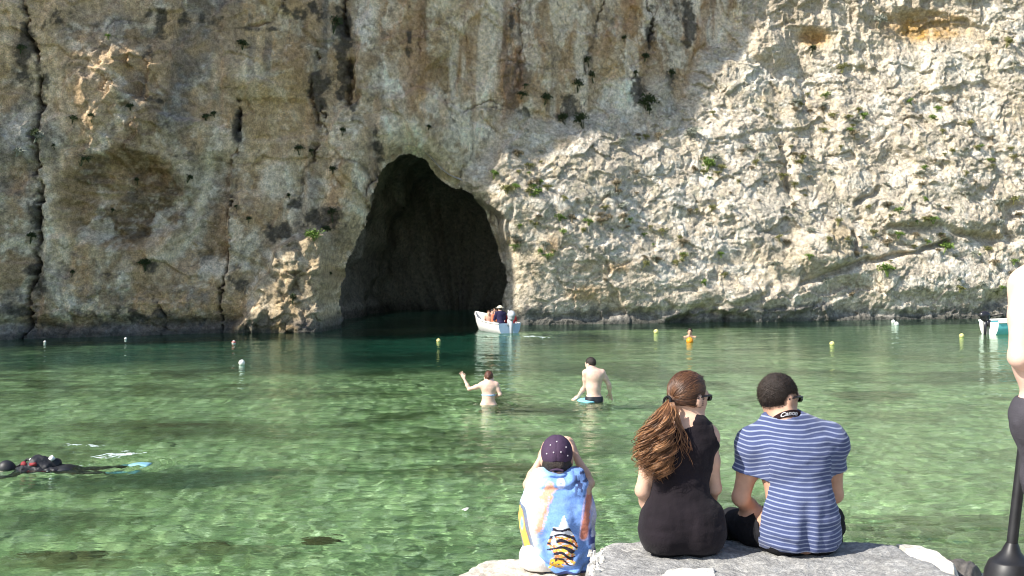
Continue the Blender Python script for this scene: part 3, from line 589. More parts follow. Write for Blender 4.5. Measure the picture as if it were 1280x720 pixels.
def figure(J, k=1., w=1., male=True, hands=True):
    """continuous body from joint positions; groups: head neck torso pelvis armL/R foreL/R handL/R thighL/R shinL/R footL/R"""
    s = Sdf(); J = {a: np.asarray(b, float) for a, b in J.items()}
    p, R = head(s, J['head'], J['face'], J.get('up', np.array((0, 0, 1.))), J.get('hs', np.array(1.)).item() * k); s.hp, s.hR, s.J = p, R, J
    x = unit(J['shR'] - J['shL']); U = unit(J['chest'] - J['pelvis']); x = unit(x - U * np.dot(x, U)); T = np.stack([x, np.cross(U, x), U], 1)
    hx = unit(J['hipR'] - J['hipL']); P_ = np.stack([hx, unit(np.cross((0, 0, 1), hx)), np.array((0, 0, 1.))], 1)
    s.cap(J['neck'], J['head'] + p(0, -.02, -.06) - J['head'], .056 * k * (1 if male else .86), .052 * k * (1 if male else .86), .035, 'neck')
    W_ = (1.12 if male else 1.) * w * k
    s.ell(J['chest'], (.15 * W_, .1 * W_, .16 * k), T, .06, 'torso')
    s.ell(J['chest'] + U * .07 * k - T[:, 1] * .02, (.14 * W_, .075 * W_, .1 * k), T, .06, 'torso')
    s.ell(J['waist'], (.128 * W_, .092 * W_, .13 * k), T, .07, 'torso')
    s.ell(J['pelvis'], (.155 * w * k * (1. if male else 1.1), .105 * k * w, .11 * k), P_, .06, 'pelvis')
    s.cap(J['waist'], J['pelvis'], .1 * w * k, .11 * w * k, .06, 'torso')
    for q in 'LR':
        sh = J['sh' + q]
        s.cap(J['neck'] - U * .0, sh + U * .012, .05 * k, .042 * k, .05, 'torso')
        s.cap(J['chest'] + (sh - J['chest']) * .45, sh, .07 * k, .05 * k, .05, 'torso')
        am = 1. if male else .82
        s.chain([sh, sh * .55 + J['el' + q] * .45, J['el' + q]], [.056 * k * am, .05 * k * am, .04 * k * am], .03, 'arm' + q)
        s.chain([J['el' + q], J['el' + q] * .65 + J['wr' + q] * .35, J['wr' + q]], [.039 * k * am, .041 * k * am, .026 * k * am], .02, 'fore' + q)
        if hands:
            d = J.get('hd' + q, J['wr' + q] - J['el' + q]); n = J.get('hn' + q, np.array((0, 0, -1.)))
            hand(s, J['wr' + q], d, n, J.get('ts' + q, np.array(1. if q == 'R' else -1.)).item(), J.get('hc' + q, np.array(.45)).item(), k * (1 if male else .93), 'hand' + q)
        s.ell(J['hip' + q] * .85 + J['pelvis'] * .15 - np.array((0, 0, .01)), (.1 * w * k, .115 * k, .1 * k), P_, .05, 'pelvis')
        s.chain([J['hip' + q], J['hip' + q] * .5 + J['kn' + q] * .5, J['kn' + q]], [.093 * w * k, .08 * w * k, .06 * k], .05, 'thigh' + q)
        s.chain([J['kn' + q], J['kn' + q] * .68 + J['an' + q] * .32, J['an' + q]], [.057 * k, .056 * k, .038 * k], .03, 'shin' + q)
        s.chain([J['an' + q] - np.array((0, 0, .02)), J['toe' + q] * .6 + J['an' + q] * .4 - np.array((0, 0, .03)), J['toe' + q]], [.042 * k, .04 * k, .025 * k], .03, 'foot' + q)
    return s
def armcut(c, d, rad=.11, keep=-1):
    """carve away what lies beyond a plane across a limb"""
    c, d = np.asarray(c, float), unit(d)
    def f(D, x, y, z):
        p = (x - c[0]) * d[0] + (y - c[1]) * d[1] + (z - c[2]) * d[2]; r2 = (x - c[0]) ** 2 + (y - c[1]) ** 2 + (z - c[2]) ** 2 - p * p
        return np.where((r2 < rad * rad) & (p > -.05), np.maximum(D, p), D)
    return f
def also(*fs):
    def f(D, x, y, z):
        for g in fs: D = g(D, x, y, z)
        return D
    return f
def crease(a, sx, sy, sz, seed, o=3, ridge=False):
    return lambda D, x, y, z: D + a * fbm(np.broadcast_to(x, D.shape) * sx, np.broadcast_to(y, D.shape) * sy, np.broadcast_to(z, D.shape) * sz, o, seed, .5, ridge)
def sphere_cut(c, r, k=.01):
    c = np.asarray(c, float)
    def f(D, x, y, z):
        e = r - np.sqrt((x - c[0]) ** 2 + (y - c[1]) ** 2 + (z - c[2]) ** 2); h = np.maximum(k - np.abs(D - e), 0) / k
        return np.maximum(D, e) + h * h * k * .25
    return f
def plane_cut(c, d):
    c, d = np.asarray(c, float), unit(d)
    return lambda D, x, y, z: np.maximum(D, (x - c[0]) * d[0] + (y - c[1]) * d[1] + (z - c[2]) * d[2])
def eyes(body, fig, k=1.):
    for q in (-1, 1):
        v, f = lathe([(.0005, -.011), (.006, -.009), (.0105, -.004), (.0115, 0), (.0105, .004), (.006, .009), (.0005, .011)], fig.hp(.03 * q, .084, -.006), fig.hR[:, 1], 10)
        mk('eye', v, f, M_eye, body)
def sunglasses(body, fig, name='sunglasses'):
    p = fig.hp; parts = []
    for q in (-1, 1):
        c = p(.031 * q, .101, -.002); R = fig.hR
        a = [(R[:, 0] * math.cos(t) * .025 + R[:, 2] * (math.sin(t) * .0185 - .003)) for t in np.linspace(0, 2 * math.pi, 17)[:-1]]
        v = [c + x for x in a] + [c + x * .9 - R[:, 1] * .012 for x in a] + [c + R[:, 1] * .003]
        f = [(i, (i + 1) % 16, 16 + (i + 1) % 16, 16 + i) for i in range(16)] + [(i, 32, (i + 1) % 16) for i in range(16)]
        parts.append((v, f)); parts.append(tube([p(.055 * q, .098, .006), p(.077 * q, .075, .008), p(.084 * q, .03, .004), p(.084 * q, -.02, -.008)], .0045, 6))
    parts.append(tube([p(-.008, .104, .002), p(.008, .104, .002)], .004, 6))
    v, f = merge(parts); return mk(name, v, f, M_lens, body)

# ---- woman with the long pony tail
Y0 = 5.25
def q(px, py, dy=0.): return pix(px, py, Y0 + dy)
JW = dict(head=q(861, 494, .06), face=(.83, .55, -.08), neck=q(866, 532, .035), shL=q(818, 551, .04), shR=q(884, 547, .055), elL=q(803, 613, .02), elR=q(893, 610, .09), wrL=q(818, 652, .24), wrR=q(876, 645, .33),
          chest=q(851, 573, .035), waist=q(850, 615, .03), pelvis=q(852, 658, .03), hipL=q(831, 666, .03), hipR=q(877, 666, .035), knL=q(826, 668, .50), knR=q(878, 668, .50), hnL=(0, 0, -1), hnR=(0, 0, -1), hdL=(.2, 1, -.05), hdR=(-.1, 1, -.05))
for a in 'LR':
    k_ = JW['kn' + a]; JW['an' + a] = k_ + np.array((.0, .06, -.42)); JW['toe' + a] = JW['an' + a] + np.array((0, .16, -.05))
fw = figure(JW, .97, .93, False)
for a, xx in (('L', 829), ('R', 877)): fw.ell(q(xx, 662, .0), (.098, .115, .095), None, .06, 'pelvis')
fw.ell(q(853, 645, .0), (.148, .108, .1), None, .08, 'pelvis')
v, f = solid(fw, .0055)
wb = np.array(q(853, 690, .05))
woman = tag(mk('person', v, f, SKIN_A, loc=wb), 'seated person in a black sleeveless top with a long curly ponytail and sunglasses', 'person', 'people sitting on the quay')
top = fw.only('torso', 'pelvis'); nk = q(860, 531, .02)
v, f = solid(top, .006, .011, also(crease(.010, 7, 7, 16, 601), crease(.006, 20, 10, 8, 603), sphere_cut(nk + np.array((-.03, .02, .012)), .082), sphere_cut(q(806, 540, .03), .06), sphere_cut(q(900, 541, .04), .055), plane_cut(q(852, 688, 0), (0, 0, -1))))
mk('sleeveless_top', v, f, M_black, woman)
v, f = solid(fw.only('pelvis', 'thighL', 'thighR', 'shinL', 'shinR'), .008, .006, plane_cut(q(852, 640), (0, 0, 1))); mk('trousers', v, f, M_dark, woman)
eyes(woman, fw); sunglasses(woman, fw)
M_hair, t, b = nodes('brown_hair'); N, L = t.nodes, t.links
at = N.new('ShaderNodeAttribute'); at.attribute_name = 'col'; L.new(at.outputs['Color'], b.inputs['Base Color']); b.inputs['Roughness'].default_value = .42; b.inputs['Specular IOR Level'].default_value = .5
def strands(paths, rads, cols, n=4):
    vs, fs, cs, m = [], [], [], 0
    for p, r, c in zip(paths, rads, cols):
        v, f = tube(p, r, n, True); vs.append(v); fs += [tuple(i + m for i in qd) for qd in f]; cs.append(np.tile(c, (len(v), 1))); m += len(v)
    return np.vstack(vs), fs, np.vstack(cs)
p = fw.hp; ht = p(-.035, -.105, .012)                               # pony-tail tie at the back of the head
tie = q(836, 500, -.01); rs = np.random.default_rng(21); paths, rads, cols = [], [], []
c_dark, c_mid, c_gold = np.array((.05, .022, .012)), np.array((.17, .075, .032)), np.array((.40, .20, .085))
def haircol(t): return (c_dark * (1 - t * 2) + c_mid * t * 2) if t < .5 else (c_mid * (2 - 2 * t) + c_gold * (2 * t - 1))
cap = Sdf(); cap.ell(p(0, -.012, .018), np.array((.083, .1, .098)) * .97, fw.hR, .02, 'h')
v, f = solid(cap, .006, 0, also(plane_cut(p(0, .052, .03), fw.hR[:, 1] * .8 - fw.hR[:, 2] * .6), plane_cut(p(0, 0, -.062), -fw.hR[:, 2] + .1 * fw.hR[:, 1])))
mk('hair_cap', v, f, M_hair, woman, col=np.tile(c_dark * 1.25, (len(v), 1)))
for i in range(700):                                                # hair drawn back over the scalp to the tie
    a = rs.uniform(-1.9, 1.9); e0 = rs.uniform(-.1, .05)
    s0 = np.array((math.sin(a) * .084, .058 - .03 * abs(a) + e0 * .3, .02 + math.cos(a) * .082)) * .985
    if abs(a) > 1.45: s0 = np.array((math.copysign(.083, a), rs.uniform(-.05, .03), rs.uniform(-.055, .01)))
    P0 = []
    e1 = fw.hR.T @ (tie - JW['head']) / .97
    for tt in np.linspace(0, 1, 9):
        l = s0 * (1 - tt) + e1 * tt; cc0 = np.array((0, -.012, .018)); d = (l - cc0) / np.array((.085, .102, .1)); rr = np.linalg.norm(d)
        if rr < 1: d /= rr
        l = cc0 + d * np.array((.0835, .101, .0985)) * (1.004 + .014 * abs(rs.normal())); P0.append(p(*l))
    P0[-1] = tie + rs.normal(0, .004, 3)
    paths.append(P0); rads.append(np.array([.0008, .0015, .0018, .002, .002, .002, .0018, .0016, .0014])); cols.append(haircol(np.clip(.17 + .25 * rs.normal() * .7 + .14 * math.sin(a * 7), 0, .85)))
v, f, cc = strands(paths, rads, cols); mk('pulled_back_hair', v, f, M_hair, woman, col=cc)
paths, rads, cols = [], [], []
lockd = []
for i in range(44): lockd.append((rs.uniform(-1, 1), rs.uniform(-1, 1), rs.uniform(0, 6.28), rs.uniform(.75, 1.1), rs.uniform(.2, .7)))
for i in range(1500):
    lx, ly, ph, ll, lc = lockd[i % 44]; n = 26; P0 = []; lx_ = lx + rs.normal(0, .1 if i % 5 else .35); ly_ = ly + rs.normal(0, .16); ln = ll * rs.uniform(.82, 1.04); amp_ = .019 + .008 * math.sin(ph * 5) + rs.normal(0, .0015); wv = 3.3 + .6 * math.sin(ph * 3) + rs.normal(0, .05); ph_ = ph + rs.normal(0, .28 if i % 5 else 1.5)
    for j in range(n):
        t_ = j / (n - 1); tl = t_ * ln
        cxp = 836 - 15 * min(1, tl * 2.2) - 3 * tl; cyp = 500 + 92 * tl                                  # spine of the tail in photo pixels
        wd = np.interp(tl, [0, .15, .45, .75, 1.1], [.004, .028, .056, .066, .045])
        base = q(cxp, cyp, -.03 - .075 * min(1, tl * 4) + .03 * tl)
        cur = amp_ * min(1, tl * 2.2) * (1 + .6 * tl)
        P0.append(base + np.array((lx_ * wd + cur * math.sin(wv * 6.28 * tl + ph_), ly_ * wd * .5 + cur * math.cos(wv * 6.28 * tl + ph_), -.3 * lx_ * lx_ * 0)))
    paths.append(P0); r_ = rs.uniform(.001, .0021); rads.append(r_ * np.interp(np.linspace(0, 1, n), [0, .1, .8, 1], [.8, 1, .9, .25])); cols.append(haircol(np.clip(lc + .08 + rs.normal(0, .16), 0, 1)))
for i in range(26):                                                 # loose strands over the right shoulder blade
    x0, y0 = 846 + rs.normal(0, 3), 522 + rs.normal(0, 4); x1, y1 = 858 + rs.normal(0, 5), 565 + rs.normal(0, 8); ph = rs.uniform(0, 6)
    P0 = [q(840 + (x0 - 840) * min(1, t_ * 3) + (x1 - x0) * t_ + 2.5 * math.sin(8 * t_ + ph), 503 + (y0 - 503) * min(1, t_ * 3) + (y1 - y0) * t_, -.06 - .03 * t_) for t_ in np.linspace(0, 1, 14)]
    paths.append(P0); rads.append(np.linspace(.002, .0006, 14)); cols.append(haircol(rs.uniform(.2, .8)))
v, f, cc = strands(paths, rads, cols); tail = mk('ponytail', v, f, M_hair, woman, col=cc)
v, f = tube([tie + .022 * (math.cos(t_) * unit(np.cross(ht - tie + np.array((-.5, -.4, -.6)), (0, 0, 1))) + math.sin(t_) * np.array((.25, .1, .95))) + np.array((-.01, -.015, -.004)) for t_ in np.linspace(0, 6.283, 18)], .006, 6, False)
mk('hair_tie', v, f, M_dark, tail)

# ---- man in the striped t-shirt
Y0 = 5.3
JM = dict(head=q(974, 495, .11), face=(.86, .51, -.1), neck=q(981, 527, .07), shL=q(943, 556, .07), shR=q(1037, 553, .09), elL=q(926, 622, .08), elR=q(1043, 618, .12), wrL=q(952, 652, .30), wrR=q(1012, 640, .38),
          chest=q(993, 582, .04), waist=q(997, 626, .01), pelvis=q(998, 660, .02), hipL=q(975, 664, .02), hipR=q(1021, 664, .03), knL=q(916, 652, .33), knR=q(1036, 650, .46), hdL=(.5, .8, -.2), hdR=(-.5, .8, -.2), hnL=(0, 0, -1), hnR=(0, 0, -1))
for a in 'LR':
    k_ = JM['kn' + a]; JM['an' + a] = k_ + np.array((.03, .12, -.42)); JM['toe' + a] = JM['an' + a] + np.array((0, .18, -.05))
fm = figure(JM, 1., 1., True)
v, f = solid(fm, .0055); mb = np.array(q(998, 688, .05))
man = tag(mk('person', v, f, SKIN_B, loc=mb), 'seated person in a blue and white striped t-shirt with a camera strap round the neck', 'person', 'people sitting on the quay')
sh = fm.only('torso', 'pelvis'); cuts = []; sh.ell(q(998, 664, .02), (.168, .125, .09), None, .06, 'p'); sh.ell(q(997, 640, .015), (.162, .118, .1), None, .06, 'p')
for a in 'LR': sh.cap(JM['neck'] - np.array((0, 0, .02)), JM['sh' + a] + np.array((0, 0, .002)), .062, .055, .07, 't')
for a in 'LR':
    s0, e0 = JM['sh' + a], JM['el' + a]; e1 = s0 * .42 + e0 * .58; sh.chain([s0, e1], [.052, .061], .05, 'sleeve' + a); cuts.append(armcut(s0 * .47 + e0 * .53, e0 - s0, .14))
def spine_fold(D, x, y, z):                                         # long soft folds down the back
    xc = JM['waist'][0] + .012; low = ss(1.32, 1.08, z)
    return D + low * (.012 * np.exp(-((x - xc) / .022) ** 2) - .008 * np.exp(-((x - xc - .045) / .02) ** 2) - .007 * np.exp(-((x - xc + .05) / .022) ** 2)) + .006 * ss(1.2, 1., z) * np.sin(z * 95 + x * 22) * np.exp(-((x - xc + .12) / .07) ** 2)
v, f = solid(sh, .006, .013, also(crease(.009, 8, 8, 11, 611), crease(.006, 9, 9, 30, 612), spine_fold, *cuts, sphere_cut(q(980, 518, .06), .078), plane_cut(q(998, 684), (0, 0, -1))))
d_t = v[:, 2] - .10 * np.abs(v[:, 0] - JM['waist'][0]) ** 2 * 4 + .006 * vnoise(v[:, 0] * 9, v[:, 2] * 9, v[:, 1] * 9, 5) + .035 * (v[:, 0] - JM['waist'][0])
sc = d_t.copy()
for a in 'LR':
    s0, e0 = JM['sh' + a], JM['el' + a]; d = unit(e0 - s0); L_ = np.linalg.norm(e0 - s0); tt = (v - s0) @ d; rr = np.linalg.norm(v - s0 - tt[:, None] * d, axis=1)
    x_ = (v[:, 0] - s0[0]) * (-1 if a == 'L' else 1); wgt = ss(-.06, .06, x_) * (rr < .14); sc = sc * (1 - wgt) + (s0[2] - tt * .98 + .01) * wgt
M_shirt, t, b = nodes('striped_jersey'); N, L = t.nodes, t.links
at = N.new('ShaderNodeAttribute'); at.attribute_name = 'band'; m1 = N.new('ShaderNodeMath'); m1.operation = 'MULTIPLY'; m1.inputs[1].default_value = 1 / .0197; L.new(at.outputs['Fac'], m1.inputs[0])
m2 = N.new('ShaderNodeMath'); m2.operation = 'FRACT'; L.new(m1.outputs[0], m2.inputs[0]); cr = N.new('ShaderNodeValToRGB'); L.new(m2.outputs[0], cr.inputs[0])
e = cr.color_ramp.elements; e[0].position = 0; e[0].color = (.07, .092, .205, 1); e[1].position = .60; e[1].color = (.07, .092, .205, 1)
for pos, c_ in ((.71, (.31, .35, .49, 1)), (.88, (.31, .35, .49, 1)), (.98, (.07, .092, .205, 1))): x_ = e.new(pos); x_.color = c_
nz_ = N.new('ShaderNodeTexNoise'); nz_.inputs['Scale'].default_value = 260; mxs = N.new('ShaderNodeMix'); mxs.data_type = 'RGBA'; mxs.blend_type = 'MULTIPLY'; mxs.inputs[0].default_value = .35; tcs = N.new('ShaderNodeTexCoord'); L.new(tcs.outputs['Object'], nz_.inputs['Vector'])
L.new(cr.outputs[0], mxs.inputs[6]); L.new(nz_.outputs[0], mxs.inputs[7]); L.new(mxs.outputs[2], b.inputs['Base Color']); b.inputs['Roughness'].default_value = .9; b.inputs['Specular IOR Level'].default_value = .2; b.inputs['Sheen Weight'].default_value = .15
mk('striped_t_shirt', v, f, M_shirt, man, attrs={'band': sc})
v, f = solid(fm.only('pelvis', 'thighL', 'thighR', 'shinL', 'shinR'), .007, .011, also(crease(.012, 14, 14, 14, 621), lambda D, x, y, z: np.where((x > q(948, 600)[0]) & (y < Y0 + .13), np.maximum(D, z - q(998, 676)[2]), D))); mk('black_trousers', v, f, M_dark, man)
eyes(man, fm); sunglasses(man, fm)
p = fm.hp; hc = Sdf(); hc.ell(p(0, -.014, .014), (.081, .101, .095), fm.hR, .02, 'h')
def hairline(D, x, y, z):
    l = [((x - JM['head'][0]) * fm.hR[0, i] + (y - JM['head'][1]) * fm.hR[1, i] + (z - JM['head'][2]) * fm.hR[2, i]) for i in range(3)]
    side = ss(.055, .075, np.abs(l[0])); lowb = -.075 + .115 * ss(-.05, -.005, l[1]) * side + .1 * ss(.02, .07, l[1])
    ear = .036 - np.sqrt((np.abs(l[0]) - .082) ** 2 * .3 + (l[1] + .002) ** 2 * 1.4 + (l[2] + .024) ** 2 * .8); return np.maximum(np.maximum(D, lowb - .02 - l[2]), ear)
v, f = solid(hc, .005, 0, also(hairline, crease(.0025, 22, 22, 30, 631)))
M_hair2 = mat('short_dark_hair', (.022, .015, .012), .6, .4, .5, 60, .6, 220)
hair_m = mk('short_hair', v, f, M_hair2, man)
vs, fs = [], []                                                    # cropped tufts standing out of the scalp
e1_, e2_ = v[f[:, 1]] - v[f[:, 0]], v[f[:, 3]] - v[f[:, 0]]; fn_ = np.cross(e1_, e2_); fn_ /= np.linalg.norm(fn_, axis=1)[:, None] + 1e-9; fcn = v[f].mean(1)
okf = np.nonzero(np.sum(fn_ * (fcn - p(0, -.01, .01)), 1) > .02)[0]
for i in rs.choice(okf, 6500):
    n_ = fn_[i]; d = unit(n_ * .6 + np.array((.15, 0, -.45)) + rs.normal(0, .3, 3)); u_, w_, _d = frame(d); b0 = fcn[i] - n_ * .002; l_ = rs.uniform(.006, .015); r_ = .0014; m_ = len(vs)
    vs += [b0 + r_ * u_, b0 - r_ * .5 * u_ + r_ * .87 * w_, b0 - r_ * .5 * u_ - r_ * .87 * w_, b0 + d * l_]; fs += [(m_, m_ + 1, m_ + 3), (m_ + 1, m_ + 2, m_ + 3), (m_ + 2, m_, m_ + 3)]
mk('hair_tufts', np.array(vs), fs, mat('brown_black_hair', (.045, .031, .023), .55, .4, .5, 90), hair_m)
# camera strap with its lettering round the back of the neck
M_strap = mat('camera_strap', (.03, .012, .014), .7, .3); M_print = mat('strap_lettering', (.75, .74, .76), .6, .3)
cneck = q(980, 517.5, .075)
def strap_pt(a, h): 
    return cneck + np.array((math.sin(a) * .074, -math.cos(a) * .078, .012 - .05 * (1 - math.cos(a)) + .028 * math.sin(a) * .5)) + h * unit(np.array((.12, -.28, 1)))
sv, sf = [], []; A = np.linspace(-1.9, 1.9, 41)
for a in A: sv += [strap_pt(a, -.017), strap_pt(a, .017), strap_pt(a, .017) + np.array((-math.sin(a), math.cos(a), 0)) * .003, strap_pt(a, -.017) + np.array((-math.sin(a), math.cos(a), 0)) * .003]
for i in range(40):
    for j in range(4): sf.append((i * 4 + j, i * 4 + (j + 1) % 4, (i + 1) * 4 + (j + 1) % 4, (i + 1) * 4 + j))
strap = mk('camera_strap', sv, sf, M_strap, man, smooth=False)
cu = bpy.data.curves.new('lettering', 'FONT'); cu.body = 'Canon'; cu.size = .03; cu.extrude = .0006; cu.align_x = 'CENTER'; cu.align_y = 'CENTER'; cu.offset = .0008
to = bpy.data.objects.new('lettering_source', cu); COL.objects.link(to); dg = bpy.context.evaluated_depsgraph_get(); tm = bpy.data.meshes.new_from_object(to.evaluated_get(dg))
tv = np.array([w_.co[:] for w_ in tm.vertices]); tf = [tuple(pl.vertices) for pl in tm.polygons]; bpy.data.objects.remove(to)
lv = []
for x_, y_, z_ in tv:
    a = x_ * 1.1 / .076 + .12; lv.append(strap_pt(a, y_ * 1.05) + np.array((math.sin(a), -math.cos(a), 0)) * (.0018 + z_))
mk('lettering', lv, tf, M_print, strap, smooth=False)

# ---- child with cap and printed towel
Y0 = 5.62
JB = dict(head=q(696, 571, .12), face=(.03, 1, -.12), hs=1.14, neck=q(697, 604, .07), shL=q(671, 617, .06), shR=q(725, 615, .06), elL=q(661, 606, .2), elR=q(736, 604, .2), wrL=q(676, 574, .24), wrR=q(720, 570, .24),
          chest=q(697, 640, .06), waist=q(697, 668, .06), pelvis=q(697, 692, .075), hipL=q(684, 696, .075), hipR=q(712, 696, .075), knL=q(676, 692, .36), knR=q(720, 692, .36), hdL=(.3, .35, 1), hdR=(-.3, .35, 1), hnL=(.9, .4, 0), hnR=(-.9, .4, 0), hcL=.35, hcR=.35, tsL=1., tsR=-1.)
for a in 'LR':
    k_ = JB['kn' + a]; JB['an' + a] = k_ + np.array((.0, .05, -.33)); JB['toe' + a] = JB['an' + a] + np.array((0, .14, -.04))
fb = figure(JB, .82, .95, False); fb.p = [z_ for z_ in fb.p]
v, f = solid(fb, .005); bb = np.array(q(697, 714, .05))
boy = tag(mk('person', v, f, SKIN_A, loc=bb), 'seated child in a purple cap with a printed blue towel round the shoulders', 'person', 'people sitting on the quay')
eyes(boy, fb)
M_white_cloth = mat('white_cloth', (.72, .68, .64), .9, .2, .08, 20, .3, 150)
sp = fb.only('pelvis', 'thighL', 'thighR'); sp.ell(q(672, 696, .04), (.085, .1, .08), None, .05, 'pelvis')
v, f = solid(sp, .007, .012, also(crease(.012, 12, 12, 12, 641), plane_cut(q(697, 712), (0, 0, -1)))); mk('white_shorts', v, f, M_white_cloth, boy)
p = fb.hp; ks = .82 * 1.14
M_cap = mat('purple_cap', (.06, .035, .07), .8, .25, .15, 30, .3, 250); M_dot = mat('cap_white_dot', (.5, .46, .5), .7)
cp = Sdf(); cp.ell(p(0, -.01, .022), np.array((.088, .106, .1)) * ks, fb.hR, .02, 'c')
def capcut(D, x, y, z):
    l = [((x - JB['head'][0]) * fb.hR[0, i] + (y - JB['head'][1]) * fb.hR[1, i] + (z - JB['head'][2]) * fb.hR[2, i]) / ks for i in range(3)]
    hole = .034 - np.sqrt(l[0] ** 2 + (l[2] + .045) ** 2 * 1.2) + 10 * (l[1] > 0)
    hole = np.where(l[1] > 0, -1, .036 - np.sqrt(l[0] ** 2 + ((l[2] + .048) * 1.3) ** 2))
    seam = .002 * np.exp(-(l[0] / .004) ** 2)
    return np.maximum(np.maximum(D + seam, -.062 - l[2]), hole)
v, f = solid(cp, .0045, -.002, capcut)
capo = mk('cap', v, f, M_cap, boy)
bv = []; 
for yy in np.linspace(.06, .17, 8):
    for xx in np.linspace(-1, 1, 13): bv.append(p(xx * .075 * math.sqrt(max(.06, 1 - ((yy - .06) / .125) ** 2.5)), yy, -.03 - .016 * xx * xx - .1 * (yy - .06)))
mk('cap_brim', bv, grid_faces(8, 13), M_cap, capo)
v, f = tube([p(.034 * math.sin(a), -.098 + .004 * abs(math.sin(a)), -.066 + .004 * math.cos(a * 2)) for a in np.linspace(-1.5, 1.5, 9)], .006, 6); mk('cap_strap', v, f, M_cap, capo)
for lx, lz in ((.0, .085), (-.035, .066), (-.018, .028), (.022, .03), (.05, .055), (-.055, .02), (.058, .01), (-.03, -.052), (.03, -.05), (.008, -.055)):
    ly = -math.sqrt(max(0, 1 - (lx / .0875) ** 2 - ((lz - .022) / .0995) ** 2)) * .1055 - .01; c0 = p(lx, ly, lz); n_ = unit(c0 - p(0, -.01, .022))
    v, f = lathe([(.0003, .0022), (.003, .0016), (.0042, -.001)], c0, n_, 8); mk('cap_dot', v, f, M_dot, capo)
hb = Sdf(); hb.ell(p(0, -.02, -.035), np.array((.079, .083, .062)) * ks, fb.hR, .02, 'h'); v, f = solid(hb, .005, 0, also(crease(.006, 50, 50, 30, 651), plane_cut(p(0, .02, 0), fb.hR[:, 1]))); mk('dark_hair', v, f, M_hair2, boy)
# towel: a draped sheet round the back, print carried in its own colour
NU, NV = 190, 190; uu, vv = np.meshgrid(np.linspace(-1, 1, NU), np.linspace(0, 1, NV)); th = uu * 1.95
zt, zb_ = q(697, 596)[2], q(697, 713)[2]
halfw = np.interp(vv, [0, .03, .07, .14, .3, .45, .7, .88, 1], [.045, .085, .125, .155, .184, .188, .180, .162, .125]); dep = np.interp(vv, [0, .03, .07, .14, .3, .5, .8, 1], [.045, .06, .075, .10, .13, .155, .17, .165])
zz = np.interp(vv, [0, .03, .07, .14, .3, .6, 1], [zt + .012, zt + .01, zt - .005, zt - .045, zt - .145, zt - .29, zb_])
xc = np.interp(vv, [0, .5, .8, 1], [pix(699, 596, Y0)[0], pix(696, 640, Y0)[0], pix(700, 690, Y0)[0], pix(709, 713, Y0)[0]])
arm_up = np.exp(-((np.abs(th) - 1.35) / .45) ** 2) * np.exp(-((vv - .05) / .06) ** 2)
fold = .010 * np.sin(th * 9 + 2.2 * vnoise(uu * 2, vv * 3, 0, 661)) * ss(.1, .6, vv) + .012 * fbm(uu * 2.5, vv * 5, 0, 4, 662) + .012 * np.sin(vv * 60 + 9 * uu * uu + 2 * vnoise(uu * 3, vv * 2, 0, 664)) * ss(.28, .1, vv) * ss(0, .05, vv) * np.exp(-(th / .7) ** 2) + .008 * np.sin((vv * 1.2 + .5 * np.abs(uu)) * 42) * ss(.6, .9, vv) * np.exp(-(th / .8) ** 2)
tx = xc + (halfw + fold) * np.sign(np.sin(th)) * np.abs(np.sin(th)) ** .85; ty = Y0 + .085 - (dep + fold) * np.sign(np.cos(th)) * np.abs(np.cos(th)) ** .9; tz = zz + .03 * arm_up - .02 * ss(.9, 1, vv) * np.cos(th * 1.2) * 0 + .006 * vnoise(uu * 6, vv * 6, 0, 663)
tpx, tpy = 640 + F * tx / Y0, HORIZ - F * (tz - H) / Y0             # where each point of the cloth sits in the print
tw = np.ones(tx.shape + (3,)) * np.array((.16, .30, .66)); nA = vnoise(tpx * .12, tpy * .12, 0, 671); nB = vnoise(tpx * .3, tpy * .3, 0, 672)
tw = mixc(tw, ss(-.2, .5, nA) * .35, (.26, .42, .74))
tw = mixc(tw, ss(683, 668, tpx + 5 * nA + (tpy - 600) * .02) * .95, (.50, .61, .77)); tw = mixc(tw, ss(.1, .3, nB) * ss(676, 664, tpx) * .5, (.55, .62, .80)); tw = mixc(tw, ss(.2, .35, vnoise(tpx * .22, tpy * .22, 0, 678)) * ss(676, 664, tpx) * .5, (.72, .5, .5)); tw = mixc(tw, ss(620, 604, tpy + 4 * nA) * ss(692, 676, tpx) * .8, (.42, .62, .78))
d_, _ = polyd(tpx, tpy, [(688, 610), (681, 622), (676, 640), (670, 655)]); tw = mixc(tw, ss(9, 5, d_ + 2.5 * nB) * .9, (.72, .36, .2)); d_, _ = polyd(tpx, tpy, [(678, 628), (668, 650), (664, 664)]); tw = mixc(tw, ss(6, 3, d_ + 2 * nB) * .8, (.75, .55, .48))
d_, _ = polyd(tpx, tpy, [(686, 620), (684, 640), (676, 664)]); tw = mixc(tw, ss(1.6, .6, np.abs(d_)) * (np.sin(tpy * 2.) > 0) * .8, (.6, .4, .62))
d_, _ = polyd(tpx, tpy, [(740, 612), (734, 632), (729, 668)]); tw = mixc(tw, ss(5.5, 3.5, d_ + 1.2 * nB) * .95, (.55, .2, .12)); tw = mixc(tw, ss(7, 5.5, d_) * ss(4, 5.5, d_) * .7, (.7, .5, .65))
tw = mixc(tw, ss(736, 741, tpx + 2 * nA) * ss(625, 640, tpy) * .9, (.62, .64, .78)); tw = mixc(tw, (vnoise(tpx * .2, tpy * .12, 0, 673) > .15) * ss(733, 737, tpx) * ss(655, 662, tpy), (.06, .08, .26))
tw = mixc(tw, (ss(712, 722, tpx) * ss(632, 606, tpy)) * (nB > .0) * .9, (.02, .025, .09))
